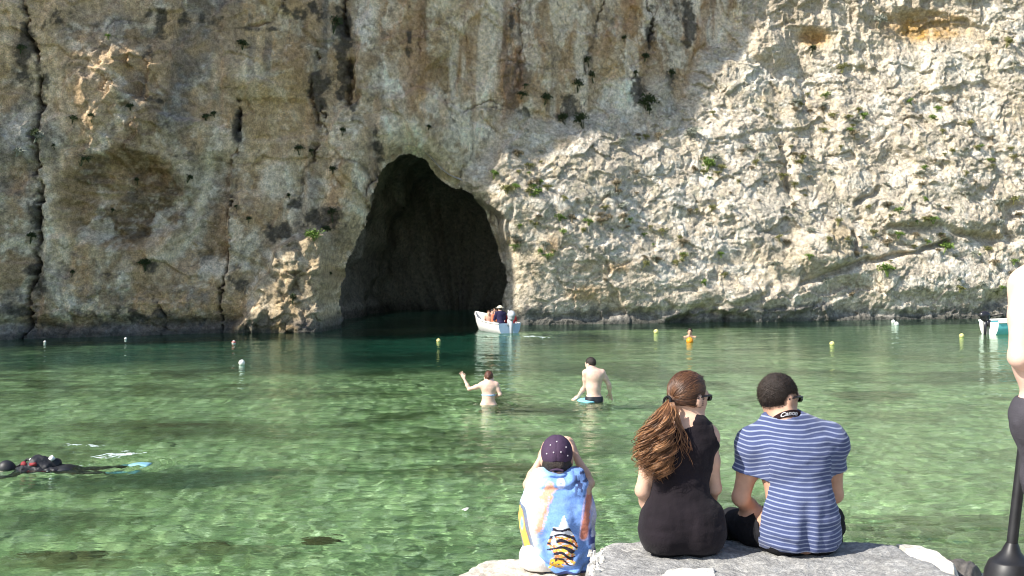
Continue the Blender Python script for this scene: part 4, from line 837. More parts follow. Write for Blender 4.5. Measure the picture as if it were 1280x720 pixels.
tw = mixc(tw, (ss(6, 3, np.hypot(tpx - 702, (tpy - 603) * .8))) * .9, (.05, .08, .3)); tw = mixc(tw, ss(3, 1.5, np.abs(np.hypot(tpx - 701, (tpy - 604) * .8) - 3)) * .8, (.6, .68, .9))
d_, _ = polyd(tpx, tpy, [(650, 640), (654, 662), (662, 690), (672, 706)]); tw = mixc(tw, ss(5, 3.5, d_) * .95, (.8, .45, .06)); tw = mixc(tw, ss(3, 2, np.abs(d_ - 6)) * .8, (.04, .06, .12)); tw = mixc(tw, ss(2.5, 1.2, np.hypot((tpx - 653) * 1.2, (tpy - 655) * .25)) * .9, (.12, .3, .7))
fx, fy = (tpx - 702) / 20, (tpy - 673) / 33; yy_ = tpy + 3.0 * np.sin((tpx - 690) * .12) - (tpx - 700) * .12
ship = (np.abs(fx) < .95 - .25 * (fy > .2) * (fy - .2)) & (fy > -.55) & (fy < .82) & (np.abs(fx + .25 * fy * fy) < .45 + .7 * (fy + .6)) & (np.abs(fx - .1) < 1.0 - .35 * (fy > .3) + .18 * vnoise(tpx * .3, tpy * .3, 0, 680))
ban = (np.mod((yy_ - 652) / 7.4 + .5 * vnoise(tpx * .09, tpy * .09, 0, 679), 1) > .46).astype(int)
tw = np.where((ship & (ban == 0))[..., None], np.array((.02, .02, .035)), tw); tw = np.where((ship & (ban == 1))[..., None], np.array((.62, .66, .74)), tw)
spots = ship & (ban == 1) & (tpy > 666) & (vnoise(tpx * .5, tpy * .6, 0, 675) > -.35); tw = np.where(spots[..., None], np.where((vnoise(tpx * .4, tpy * .4, 0, 676) > .1)[..., None], np.array((.72, .52, .08)), np.array((.65, .22, .08))), tw)
sail = (np.abs(tpx - 704) < (tpy - 640) * .42) & (tpy > 640) & (tpy < 656); tw = np.where(sail[..., None], np.array((.62, .72, .84)), tw); sail2 = (np.abs(tpx - 692) < (tpy - 664) * .35) & (tpy > 664) & (tpy < 676); tw = np.where(sail2[..., None], np.array((.4, .55, .75)), tw)
tailf = (np.abs(tpx - 695 + (tpy - 700) * .2) < 9) & (tpy > 694) & (tpy < 705) & (vnoise(tpx * .5, tpy * .5, 0, 677) > -.25); tw = np.where(tailf[..., None], np.array((.75, .42, .05)), tw)
tw = tw * (1 + .10 * vnoise(uu * 90, vv * 90, 0, 690)[..., None]); tw = mixc(tw, (vv > .975) * 1., (.03, .04, .12))
M_towel = mat('towel_cloth', (1, 1, 1), .95, .1, .12, 120, .5, 400, col=True, sheen=.2, bdist=.003)
tow = tag(mk('towel', np.stack([tx, ty, tz], -1).reshape(-1, 3), grid_faces(NV, NU), M_towel, loc=q(697, 713, .0), col=np.clip(tw, 0, 1).reshape(-1, 3)), 'blue beach towel with a striped print worn round the shoulders of the capped child', 'towel')
sm = tow.modifiers.new('thickness', 'SOLIDIFY'); sm.thickness = .006; sm.offset = 0

# ---- standing person at the right edge, back to the camera
Y0 = 4.25
JS = dict(head=q(1318, 268, .05), face=(.2, 1, -.1), neck=q(1318, 318, .02), shL=q(1284, 356, 0), shR=q(1374, 352, .03), elL=q(1275, 446, -.06), elR=q(1392, 450, .0), wrL=q(1298, 470, .2), wrR=q(1360, 480, .24), hdL=(.3, 1, .3), hdR=(-.4, 1, .2), hnL=(1, 0, 0), hnR=(-1, 0, 0), tsL=1., tsR=-1.,
          chest=q(1322, 395, .03), waist=q(1318, 455, 0), pelvis=q(1332, 512, .0), hipL=q(1308, 526, 0), hipR=q(1358, 526, 0), knL=q(1322, 672, .02), knR=q(1362, 672, .06), anL=q(1340, 805, -.02), anR=q(1370, 805, .02), toeL=q(1338, 822, .16), toeR=q(1372, 822, .2))
fs_ = figure(JS, 1.02, 1.05, True); v, f = solid(fs_, .006); stand = tag(mk('person', v, f, SKIN_C, loc=(JS['pelvis'][0], 4.25, .84)), 'person standing bare-backed in dark grey trousers at the water side', 'person')
M_grey_tr = mat('grey_trousers', (.055, .052, .062), .9, .2, .2, 12, .4, 180)
v, f = solid(fs_.only('pelvis', 'thighL', 'thighR', 'shinL', 'shinR'), .007, .014, also(crease(.01, 9, 9, 12, 681), plane_cut(q(1318, 497), (0, 0, 1)), plane_cut(q(1318, 800), (0, 0, -1)))); mk('grey_trousers', v, f, M_grey_tr, stand)
p = fs_.hp; hs = Sdf(); hs.ell(p(0, -.014, .018), (.083, .102, .1), fs_.hR, .02, 'h'); v, f = solid(hs, .006, 0, also(crease(.005, 50, 50, 50, 682), plane_cut(p(0, .05, .02), fs_.hR[:, 1] - fs_.hR[:, 2] * .6))); mk('dark_hair', v, f, M_hair2, stand); eyes(stand, fs_)

# ---- two bathers standing in the water
def bather(Y, J, skin, label, hairc, voxel=.009, k=.97, w=.9, male=True, back=.09):
    global Y0
    Y0 = Y; J = {a: (q(*b) if a not in ('face', 'hdL', 'hdR', 'hnL', 'hnR', 'hcL', 'hcR', 'tsL', 'tsR', 'hs', 'up') else np.asarray(b, float)) for a, b in J.items()}
    bz = -float(depth_at(np.array(J['pelvis'][0]), np.array(Y)))
    for a in 'LR':
        J['an' + a] = np.array((J['hip' + a][0] + (-.03 if a == 'L' else .03), Y + .02, bz + .1)); J['toe' + a] = J['an' + a] + np.array((0, .17, -.05)); J['kn' + a] = (J['hip' + a] + J['an' + a]) / 2 + np.array((0, .04, 0))
    fg = figure(J, k, w, male); v, f = solid(fg, voxel); o = tag(mk('person', v, f, skin, loc=(J['pelvis'][0], Y, bz)), label, 'person', 'bathers in the water'); o.cycles.is_caustics_receiver = True
    p = fg.hp; h_ = Sdf(); h_.ell(p(0, -.014, .018), np.array((.083, .102, .1)) * k, fg.hR, .02, 'h')
    v, f = solid(h_, voxel, 0, also(crease(.005, 40, 40, 40, 682), plane_cut(p(0, .05, .02), fg.hR[:, 1] - fg.hR[:, 2] * .6), plane_cut(p(0, 0, -.07), -fg.hR[:, 2]))); mk('hair', v, f, hairc, o); eyes(o, fg)
    return o, fg
M_hair3 = mat('auburn_hair', (.09, .035, .02), .5, .4, .4, 60, .4, 200)
b1, g1_ = bather(19.2, dict(head=(611, 471, .05), face=(.05, 1, 0), neck=(611, 478.5, .0), shL=(602.5, 481.5), shR=(620, 481.5), elL=(586.5, 486.5, .05), elR=(625.3, 493, -.03), wrL=(580.3, 473.5, .1), wrR=(617, 497, .22), hdL=(-.5, .1, 1), hnL=(-.3, -.9, 0), hcL=.15, tsL=1., chest=(611, 487, .0), waist=(610.5, 497.5), pelvis=(610.5, 506.5), hipL=(605.5, 510), hipR=(616, 510)), SKIN_C,
                'bather standing waist deep with the left hand raised and brown hair tied up', M_hair3, k=.92, w=.86, male=False)
p = g1_.hp; v, f = solid(Sdf().ell(p(0, -.1, .0), (.035, .035, .04), None, .02), .008); mk('hair_bun', v, f, M_hair3, b1)
M_bikini = mat('blue_bikini', (.35, .5, .7), .7); J = g1_.J
v, f = solid(g1_.only('torso'), .008, .006, also(plane_cut(J['chest'] + np.array((0, 0, -.075)), (0, 0, 1)), plane_cut(J['chest'] + np.array((0, 0, -.10)), (0, 0, -1)))); mk('bikini_strap', v, f, M_bikini, b1)
v, f = solid(g1_.only('pelvis'), .008, .006, plane_cut(J['pelvis'] + np.array((0, 0, .0)), (0, 0, 1))); mk('bikini_bottom', v, f, M_bikini, b1)
b2, g2_ = bather(19.6, dict(head=(738, 454.5, .06), face=(-.75, .65, -.15), neck=(739.5, 462, .02), shL=(732, 466.5, .0), shR=(752.5, 466, .03), elL=(731.5, 483, .06), elR=(761, 480.5, .06), wrL=(722.5, 496, .14), wrR=(762.5, 491.5, .14), hdL=(-.8, .3, -.5), hnL=(.3, .6, -.8), hcL=.2, hcR=.3, chest=(743, 473.5, .0), waist=(742, 485.5), pelvis=(742.5, 497.5), hipL=(738, 502), hipR=(748, 502)), SKIN_C,
                'bather with short dark hair wading hip deep and looking down at the water', M_hair2, k=.97, w=.9)
J = g2_.J; M_band = mat('black_trunks', (.012, .014, .02), .6); M_turq = mat('turquoise_cloth', (.22, .55, .68), .6)
v, f = solid(g2_.only('pelvis', 'torso'), .008, .009, also(plane_cut(q(742, 495.2), (0, 0, 1)), plane_cut(q(742, 512), (0, 0, -1)))); mk('swim_trunks', v, f, M_band, b2).cycles.is_caustics_receiver = True
# pale blue float board lying on the water at that bather's side
bd = Sdf().ell(onwater(735, 500.5) + np.array((0, 0, .0)), (.19, .30, .035), None, .02); bd.cap(onwater(727, 501), onwater(738, 499), .03, .05, .05); v, f = solid(bd, .012)
tag(mk('float_board', v, f, M_turq, loc=onwater(733, 501)), 'pale turquoise float board held low beside the wading bather', 'float')

# ------------------------------------------------------------------ quay
def ground_pt(px, py, z): return pix(px, py, F * (H - z) / (py - HORIZ))[:2]
def slab(name, poly, ztop, zbot, material, step=.02, rough_=.008, seed=1, edge=.03, colf=None, parent=None, smooth=True):
    """a worn block: its top a fine sheet cut to the outline with chipped edges, its sides falling to zbot"""
    P = np.array(poly, float); n = int(sum(np.linalg.norm(P[i] - P[i - 1]) for i in range(len(P))) / step); Pc = resample(np.vstack([P, P[:1]]), n + 1)[:-1]
    ctr = Pc.mean(0); nrm = np.roll(Pc, -1, 0) - np.roll(Pc, 1, 0); nrm = np.stack([nrm[:, 1], -nrm[:, 0]], 1); nrm /= np.linalg.norm(nrm, axis=1)[:, None] + 1e-9
    if np.mean(np.sum(nrm * (Pc - ctr), 1)) < 0: nrm = -nrm
    jit = edge * fbm(Pc[:, 0] * 6, Pc[:, 1] * 6, seed * 3.1, 4, seed, .6); Pc = Pc + nrm * jit[:, None]
    rows = []; m = 46
    for s in list(np.linspace(.02, .9, m)) + [.93, .955, .975, .99, 1.]:
        xy = ctr + (Pc - ctr) * s; z = ztop + rough_ * fbm(xy[:, 0] * 9, xy[:, 1] * 9, 0, 4, seed + 1) + .3 * rough_ * fbm(xy[:, 0] * 50, xy[:, 1] * 50, 0, 2, seed + 2) - edge * .9 * max(0, (s - .93) / .07) ** 2 * (1 + .6 * fbm(xy[:, 0] * 14, xy[:, 1] * 14, 0, 2, seed + 3)); rows.append(np.c_[xy, z])
    for s in np.linspace(.05, 1, 14):
        o_ = edge * .35 + .04 * fbm(Pc[:, 0] * 4, Pc[:, 1] * 4, np.full(n, s * 4), 3, seed + 4); z = ztop - edge - (ztop - edge - zbot) * s; rows.append(np.c_[Pc + nrm * (o_ + .05 * s)[:, None], np.full(n, z)])
    V = np.array(rows); V = np.concatenate([V, V[:, :1]], 1); v = V.reshape(-1, 3); f = grid_faces(*V.shape[:2])
    cl = colf(v) if colf else None
    return mk(name, v, f, material, parent, loc=None if parent else (ctr[0], ctr[1], zbot), col=cl, smooth=smooth)
M_conc = rock_mat('grey_concrete', .9, True, pits=11.); M_pale = rock_mat('pale_limestone', .55, True, pits=7.)
ZT = .975
G = [(755, 678), (800, 675.5), (930, 673), (1060, 671), (1118, 679.5), (1150, 694), (1192, 716)]
gp = [ground_pt(a, b, ZT) for a, b in G] + [np.array((2.12, 4.2)), np.array((2.1, 3.4)), np.array((.30, 3.4)), np.array((.31, 4.7)), ground_pt(734, 700, ZT)]
def conc(v):
    a = fbm(v[:, 0] * 3, v[:, 1] * 3, v[:, 2] * 3, 4, 701); b_ = fbm(v[:, 0] * 30, v[:, 1] * 30, v[:, 2] * 30, 3, 702, .7); g_ = fbm(v[:, 0] * 16 + v[:, 1] * 9, v[:, 1] * 3, 0, 3, 703)
    cl = np.ones((len(v), 3)) * np.array((.33, .325, .315)); cl = mixc(cl, ss(0, .4, a) * .5, (.42, .41, .385)); cl = mixc(cl, ss(.12, .35, b_) * .4, (.2, .195, .185)); h_ = vnoise(v[:, 0] * 160, v[:, 1] * 160, 0, 705); cl = cl * (1 + .22 * h_[:, None]); cl = mixc(cl, ss(.1, .5, g_) * .4, (.24, .235, .225)); cl = mixc(cl, ss(.2, .4, -b_) * .6, (.52, .51, .47))
    chip = (v[:, 2] < ZT - .006) * ss(-.1, .15, a + .6 * b_) * (v[:, 0] < .6); return mixc(cl, np.clip(chip, 0, 1) * .9, (.62, .6, .55))
quay = tag(slab('concrete_block', gp, ZT, -.9, M_conc, .012, .012, 41, .022, conc), 'grey weathered concrete block that the couple sit on', 'quay block')
def pale(v):
    b_ = fbm(v[:, 0] * 30, v[:, 1] * 30, v[:, 2] * 30, 3, 712, .7); a = fbm(v[:, 0] * 5, v[:, 1] * 5, v[:, 2] * 5, 4, 713)
    cl = np.ones((len(v), 3)) * np.array((.55, .51, .44)); cl = mixc(cl, ss(.0, .4, a) * .4, (.42, .38, .31)); return mixc(cl, ss(.15, .5, b_) * .6, (.33, .29, .23))
def white(v):
    a = fbm(v[:, 0] * 9, v[:, 1] * 9, v[:, 2] * 9, 4, 714); return mixc(np.ones((len(v), 3)) * np.array((.68, .65, .59)), ss(.0, .35, a) * .7, (.46, .42, .35))
def flake(name, P, z, th, parent, seed, colf=white, step=.012):
    return slab(name, P, z, z - th, M_pale, step, .006, seed, .012, colf, parent)
# whitewashed outer edge of the block, and flakes of old whitewash on it
gv = lambda L_, z: [ground_pt(a, b, z) for a, b in L_]
flake('whitewashed_edge', gv([(1119, 679.5), (1150, 681), (1172, 690), (1195, 705), (1192, 713), (1150, 692.5)], ZT - .01), ZT - .008, .6, quay, 51)
flake('whitewash_patch', gv([(824, 726), (832, 716), (850, 713), (868, 714.5), (892, 712), (897, 726)], ZT), ZT + .012, .05, quay, 52)
r3 = np.random.default_rng(5); fl = []
for i in range(34):
    xy = np.array(ground_pt(738 + 16 * r3.random(), 688 + 30 * r3.random() , ZT)); s_ = r3.uniform(.006, .022); an = r3.uniform(0, 6.28); hh_ = r3.uniform(.004, .016); ro = [xy + s_ * r3.uniform(.5, 1.2) * np.array((math.cos(an + t_), .7 * math.sin(an + t_))) for t_ in np.arange(6) * 1.047]
    v = [(*r_, ZT - .01) for r_ in ro] + [(*(xy + (r_ - xy) * .7), ZT + hh_ * r3.uniform(.6, 1)) for r_ in ro]; fl.append((v, [(k_, (k_ + 1) % 6, 6 + (k_ + 1) % 6, 6 + k_) for k_ in range(6)] + [tuple(range(6, 12))]))
v, f = merge(fl); tag(mk('plaster_flakes', v, f, M_pale, quay, smooth=False, col=white(np.array(v))), kind='stuff')
ZL = .80
lp = [ground_pt(612, 698.5, ZL), ground_pt(640, 697.5, ZL), ground_pt(700, 697, ZL), np.array((.33, 5.88)), np.array((.36, 5.2)), np.array((.30, 4.6)), np.array((-.5, 4.6)), np.array((-.42, 5.2)), ground_pt(563, 722, ZL), ground_pt(588, 707, ZL)]
tag(slab('pale_rock', lp, ZL, -1., M_pale, .02, .014, 61, .03, pale), 'low pale pitted rock ledge that the capped child sits on', 'rock')
rp = [np.array(ground_pt(1178, 718, .84)), np.array(ground_pt(1205, 712.5, .84)), np.array(ground_pt(1232, 716, .84)), np.array(ground_pt(1246, 732, .84)), np.array((2.3, 4.4)), np.array((2.14, 4.4))]
tag(slab('pale_boulder', rp, .84, -1., M_pale, .02, .015, 71, .03, pale), 'pale stone beside the old tyre at the end of the concrete block', 'rock')
# shore where the photographer stands: flat rock running back from the water
SX, SYY = np.meshgrid(np.linspace(-40, 40, 60), np.r_[np.linspace(-60, 3.2, 30), np.linspace(3.4, 4.55, 8)]); SZ = .78 + .03 * fbm(SX * .8, SYY * .8, 0, 4, 721)
SV = np.stack([SX, SYY, SZ], -1); lastr = SV[-1].copy(); lastr[:, 2] = -1.2; lastr[:, 1] += .1; SV = np.concatenate([SV, lastr[None]], 0)
tag(mk('shore', SV.reshape(-1, 3), grid_faces(*SV.shape[:2]), rock_mat('shore_rock', .5, False, (.42, .38, .31), 4.)), 'flat pale shore rock along the water', kind='structure')
# old tyre against the end of the block
M_tyre = mat('old_rubber', (.12, .11, .10), .9, .25, .3, 25, .6, 90)
tc_ = np.array((2.10, 5.33, .70)); ax_t = unit((.80, -.52, .10)); u_, w_, _d = frame(ax_t); prof = []
for k_ in range(45):
    a = 2 * math.pi * k_ / 44; rr = .155 + .075 * np.sign(math.cos(a)) * abs(math.cos(a)) ** .7; hh_ = .092 * np.sign(math.sin(a)) * abs(math.sin(a)) ** .75
    if math.cos(a) > .45: rr -= .009 * (math.sin(hh_ * 190) > .35)
    prof.append((rr, hh_))
v, f = lathe(prof, tc_, ax_t, 64); tyre = tag(mk('tyre', v, f, M_tyre, loc=tc_ - np.array((0, 0, .3))), 'old worn grey tyre fender with grooved tread at the end of the concrete block', 'tyre')
# black stand: a round stem swelling into a bell-shaped foot
M_blk = mat('black_plastic', (.016, .016, .018), .45, .4, .3, 20)
sb_ = pix(1262, 640, 4.6); b0 = np.array(pix(1257, 760, 4.6)); top_ = np.array(pix(1279, 560, 4.62)); nk_ = np.array(pix(1264, 688, 4.6)); base_z = .80
pe = tag(empty('black_pole', (b0[0], 4.6, base_z)), 'black pole with a flared glossy foot standing beside the grey trousers', 'pole')
v, f = tube([nk_ + (top_ - nk_) * t_ for t_ in np.linspace(-.15, 1.3, 8)], .0215, 16); mk('stem', v, f, M_blk, pe)
axp = unit(top_ - b0); hgt = (nk_[2] - base_z) / axp[2]; btm = nk_ - axp * hgt
v, f = lathe([(.0, .0), (.095, 0), (.105, .012), (.104, .05), (.100, hgt * .55), (.092, hgt * .78), (.082, hgt * .86), (.079, hgt * .875), (.073, hgt * .88), (.054, hgt * .93), (.038, hgt * .98), (.031, hgt * 1.03), (.0225, hgt * 1.08)], btm, (0, 0, 1), 28); v[:, :2] += ((v[:, 2] - base_z) / axp[2])[:, None] * axp[:2]; mk('flared_foot', v, f, M_blk, pe)

# ------------------------------------------------------------------ boats
M_hullw = mat('white_boat_paint', (.78, .77, .74), .4, .4, .06, 6); M_hull_shaded = mat('shaded_transom', (.42, .56, .70), .45, .4, .08, 8); M_turqp = mat('turquoise_paint', (.16, .58, .62), .45, .4, .08, 8); M_wood = mat('varnished_thwart', (.28, .16, .08), .6)  # pale blue is the white transom with its shade put into the colour
M_motor_g = mat('grey_motor_cowl', (.42, .45, .48), .35, .5, .06, 10); M_motor_b = mat('black_motor_cowl', (.018, .018, .024), .3, .5, .1, 10)
def boat(loc, heading, L_, beam, tr, label, inside_mat, transom_mat, motor_mat, side_mat, bow_rise=.35, scale_z=1.):
    hd = np.array((math.sin(heading), math.cos(heading), 0)); lat = np.array((hd[1], -hd[0], 0)); loc = np.asarray(loc, float)
    W3 = lambda a, b_, c_: loc + hd * a + lat * b_ + np.array((0, 0, c_))
    e = tag(empty('motor_boat', loc), label, 'boat', 'open boats on the inlet'); ns, nc = 26, 11; out_, inn = [], []
    for i in range(ns):
        t_ = i / (ns - 1); b_ = beam / 2 * np.interp(t_, [0, .15, .45, .7, .88, 1], [tr, tr + .08, 1, .86, .46, .02]); she = (.42 + bow_rise * t_ ** 2.2) * scale_z; ke = -.22 + .30 * max(0, t_ - .72) ** 1.2 * 3
        a = L_ * t_ - .0 + .16 * max(0, t_ - .9) * 10 * .3; r_, r2_ = [], []
        for j in range(nc):
            u = j / (nc - 1); yy = b_ * (math.sin(min(1., u * 1.15) * math.pi / 2) ** .8) * (.86 + .14 * u); z_ = ke + (she - ke) * u ** 1.35
            rake = .35 * u * max(0, t_ - .75) / .25; r_.append((a + rake, yy, z_)); r2_.append((a + rake - .0, max(0, yy - .035), max(z_ + .03, .02) if u < .93 else z_ - .004))
        out_.append(r_); inn.append(r2_)
    def shell(S_, flip):
        v, f = [], []
        for q_ in (1, -1):
            g_ = np.array([[W3(a, q_ * b_, c_) for a, b_, c_ in r_] for r_ in S_]).reshape(-1, 3); fc_ = grid_faces(ns, nc); fc_ = fc_[:, ::-1] if (q_ == 1) ^ flip else fc_; f += [tuple(x_ + len(v) for x_ in z_) for z_ in fc_]; v += list(g_)
        return np.array(v), f
    v, f = shell(out_, False); mk('hull', v, f, side_mat, e); v, f = shell(inn, True); mk('inner_hull', v, f, inside_mat, e)
    o0 = np.array(out_[0]); tv_ = [W3(a, b_, c_) for a, b_, c_ in o0] + [W3(a, -b_, c_) for a, b_, c_ in o0[::-1]]; tv2 = [x_ + hd * .04 for x_ in tv_]; n_ = len(tv_)
    mk('transom', tv_ + tv2, [tuple(range(n_)), tuple(range(2 * n_ - 1, n_ - 1, -1))] + [(i, (i + 1) % n_, n_ + (i + 1) % n_, n_ + i) for i in range(n_)], transom_mat, e, smooth=False)
    for q_ in (1, -1):
        v, f = tube([W3(r_[-1][0], q_ * r_[-1][1], r_[-1][2]) for r_ in out_], .028, 8); mk('gunwale', v, f, side_mat, e)
    for t_ in (.22, .48, .72):
        i = int(t_ * (ns - 1)); b_ = out_[i][-1][1] - .03; v, f = box(W3(L_ * t_, 0, .27), (2 * b_ * .96, .24, .035), np.stack([lat, hd, (0, 0, 1)], 1)); mk('thwart', v, f, M_wood if motor_mat is M_motor_b else side_mat, e)
    m_ = tag(mk('outboard_motor', *solid(Sdf().ell(W3(-.16, 0, .66), (.13, .21, .15), np.stack([lat, hd, (0, 0, 1)], 1), .03).ell(W3(-.14, 0, .54), (.11, .17, .10), np.stack([lat, hd, (0, 0, 1)], 1), .03), .014), motor_mat, e))
    v, f = merge([tube([W3(-.13, 0, .52), W3(-.14, 0, .2), W3(-.16, 0, -.35)], [.075, .06, .045], 10), box(W3(-.05, 0, .38), (.18, .12, .22), np.stack([lat, hd, (0, 0, 1)], 1))]); mk('motor_leg', v, f, motor_mat, m_)
    v, f = tube([W3(-.02, .02, .6), W3(.3, .08, .66), W3(.5, .1, .68)], [.022, .018, .02], 8); mk('tiller', v, f, M_dark, m_)
    return e, W3
bl = onwater(637, 416.5); bt, BW = boat(bl, math.radians(-23), 2.9, 1.06, .80, 'white open boat with passengers and a grey outboard heading into the cave', M_hullw, M_hull_shaded, M_motor_g, M_hullw, .36, .82)
b2l = onwater(1236, 417.5); bt2, BW2 = boat(b2l, math.radians(78), 3.6, 1.3, .84, 'moored white and turquoise boat with a raised black outboard partly behind the standing person', M_turqp, M_hullw, M_motor_b, M_turqp, .35)
i_ = 1
for sgn in (1, -1):
    v, f = tube([BW2(.0, sgn * .55, .44), BW2(1.2, sgn * .66, .46), BW2(2.4, sgn * .55, .56)], [.05, .05, .04], 8); mk('white_rail', v, f, M_hullw, bt2)
v, f = tube([BW(.5, .17, .15), BW(.5, .17, .8)], .025, 8); mk('white_post', v, f, M_hullw, bt)
def rider(c, fdir, label, shirt, hair_, hatm=None, k=.95, lean=0., arm=None, seat=.3, legs=True):
    """seated passenger built about a point on the boat's floor plan"""
    f_ = unit((*fdir, 0)); r_ = unit(np.cross(f_, (0, 0, 1))); A3 = lambda a, b_, z_: np.asarray(c, float) + r_ * a * k + f_ * b_ * k + np.array((0, 0, z_ * k))
    J = dict(pelvis=A3(0, 0, .10), waist=A3(0, .02 + lean * .3, .27), chest=A3(0, .03 + lean * .6, .42), neck=A3(0, .03 + lean, .585), head=A3(0, .07 + lean, .72), face=f_ + np.array((0, 0, -.1)), shL=A3(-.17, .03 + lean, .53), shR=A3(.17, .03 + lean, .53), elL=A3(-.23, .12 + lean, .28), elR=A3(.23, .12 + lean, .28), wrL=A3(-.15, .33, .2), wrR=A3(.15, .33, .2), hipL=A3(-.09, 0, .08), hipR=A3(.09, 0, .08), knL=A3(-.12, .4, .13), knR=A3(.12, .4, .13), anL=A3(-.12, .42, -.26), anR=A3(.12, .42, -.26), toeL=A3(-.12, .56, -.30), toeR=A3(.12, .56, -.30))
    for a_, b_ in (arm or {}).items(): J[a_] = A3(*b_)
    fg = figure(J, k, .95, True); v, f = solid(fg, .013); o = tag(mk('person', v, f, SKIN_A, loc=A3(0, 0, 0)), label, 'person', 'people in the white boat')
    if shirt is not None: v, f = solid(fg.only('torso', 'pelvis', 'armL', 'armR'), .013, .016, crease(.008, 9, 9, 12, 731)); mk('shirt', v, f, shirt, o)
    v, f = solid(fg.only('pelvis', 'thighL', 'thighR'), .013, .012, plane_cut(A3(0, 0, .18), (0, 0, 1))); mk('shorts', v, f, M_dark, o)
    p = fg.hp; v, f = solid(Sdf().ell(p(0, -.014, .02), np.array((.085, .104, .1)) * k, fg.hR, .02), .013, 0, also(plane_cut(p(0, .05, .02), fg.hR[:, 1] - fg.hR[:, 2] * .6), plane_cut(p(0, 0, -.06), -fg.hR[:, 2]))); mk('hair', v, f, hair_, o)
    if hatm is not None:
        h_ = Sdf().ell(p(0, 0, .06), (.095, .11, .075), fg.hR, .02).ell(p(0, .02, .045), (.15, .17, .014), fg.hR, .02); v, f = solid(h_, .011); mk('sun_hat', v, f, hatm, o)
    return o
M_navy = mat('navy_cotton', (.025, .022, .06), .85, .2); M_red = mat('red_cotton', (.48, .05, .05), .85, .2); M_orange = mat('orange_red_cotton', (.55, .17, .09), .85, .2); M_pink = mat('pink_cotton', (.66, .36, .33), .85, .2); M_hat = mat('cream_straw', (.72, .66, .5), .9, .2)
hb_ = (math.sin(math.radians(-23)), math.cos(math.radians(-23)))
rider(BW(.55, -.1, .22), hb_, 'boatman in navy with a cream sun hat steering the white boat', M_navy, M_hair2, M_hat, .86, .04)
rider(BW(.62, .3, .10), (hb_[0] + .5, hb_[1]), 'passenger in red sitting beside the boatman', M_red, M_hair2, None, .8, .05)
rider(BW(1.4, .05, .12), (-hb_[0], -hb_[1]), 'passenger in orange facing back amidships in the white boat', M_orange, M_hair3, None, .8)
rider(BW(2.0, .12, .12), (-hb_[0] + .6, -hb_[1]), 'passenger in pink near the bow of the white boat', M_pink, M_hair2, None, .8)
rider(BW(1.75, -.1, .10), (-hb_[0] - .3, -hb_[1] + .4), 'bare-chested passenger with one arm raised at the port side of the boat', None, M_hair3, None, .78, 0, dict(elL=(-.3, .1, .55), wrL=(-.27, .15, .8)))

# ------------------------------------------------------------------ buoys and small floating things
M_bw, M_by, M_bo, M_br = mat('white_float', (.75, .74, .70), .4, .4, .08, 10), mat('yellow_float', (.72, .66, .25), .45, .4, .08, 10), mat('orange_float', (.80, .30, .02), .45, .4, .08, 10), mat('red_paint', (.5, .06, .05), .5)
def buoy(px, py, r, m_, label, group='mooring buoys on the inlet'):
    c = onwater(px, py + r * .45); k_ = r / F * c[1]; e = tag(empty('buoy', c), label, 'buoy', group)
    pr = [(.001, -1), (.35, -.93), (.68, -.72), (.92, -.38), (1, 0), (.93, .36), (.7, .71), (.38, .92), (.16, .98), (.13, 1.12), (.001, 1.14)]
    v, f = lathe([(a * k_, b_ * k_ + k_ * .55) for a, b_ in pr], c, (.1, .05, 1), 18); mk('float_body', v, f, m_, e)
    v, f = tube([c + k_ * np.array((.16 * math.cos(a), 0, 1.72 + .16 * math.sin(a))) for a in np.linspace(0, 6.28, 10)], k_ * .05, 5, False); mk('eye_ring', v, f, M_dark, e)
    return e
for a in ((56, 427.5, 1.6, M_bw, 'tiny white float near the left end of the shaded cliff foot'), (157, 423.5, 1.7, M_bw, 'small white float close under the shaded cliff left of the sunlit outcrop'), (302, 454, 4., M_bw, 'round white mooring buoy nearest the shore on the left of the inlet'), (548, 426, 2.6, M_by, 'small yellow buoy in front of the cave mouth'),
          (820, 415, 3.2, M_by, 'pale yellow buoy between the white boat and the orange buoy'), (862, 426.5, 4.6, M_bo, 'bright orange buoy in front of a swimmer'), (1040, 430, 3.2, M_by, 'pale yellow buoy in mid inlet right of the orange buoy'), (1116.5, 402.5, 2.6, M_bw, 'farther white float of a close pair below the cliff'), (1120.5, 405.5, 3., M_bw, 'nearer white float of a close pair below the cliff'), (1202, 420, 3., M_by, 'pale yellow buoy left of the moored turquoise boat')): buoy(*a)
e = buoy(292, 428.5, 2.6, M_bw, 'small red and white float below the sunlit outcrop'); kb = 2.6 / F * e.location[1]; v, f = lathe([(.97 * kb, kb * .5), (1.03 * kb, kb * .62), (1.0 * kb, kb * .8), (.8 * kb, kb * 1.2)], np.array(e.location), (.1, .05, 1), 18); mk('red_band', v, f, M_br, e)
# swimmer by the orange buoy: head and shoulders out of the water
Y0 = onwater(864, 421.5)[1]
def wq(a, b_, z_): return np.array((pix(864, 420, Y0)[0] + a, Y0 + .25 + b_, z_))
JH = dict(head=wq(0, .03, .17), face=(-.2, -1, 0), neck=wq(0, .03, .03), shL=wq(.17, .02, -.04), shR=wq(-.17, .02, -.04), elL=wq(.3, -.15, -.2), elR=wq(-.3, -.15, -.2), wrL=wq(.2, -.36, -.12), wrR=wq(-.2, -.36, -.12), chest=wq(0, .05, -.16), waist=wq(0, .13, -.38), pelvis=wq(0, .2, -.56), hipL=wq(.09, .2, -.6), hipR=wq(-.09, .2, -.6), knL=wq(.12, .2, -.98), knR=wq(-.12, .25, -.98), anL=wq(.1, .5, -1.2), anR=wq(-.1, .55, -1.2), toeL=wq(.1, .62, -1.32), toeR=wq(-.1, .67, -1.32))
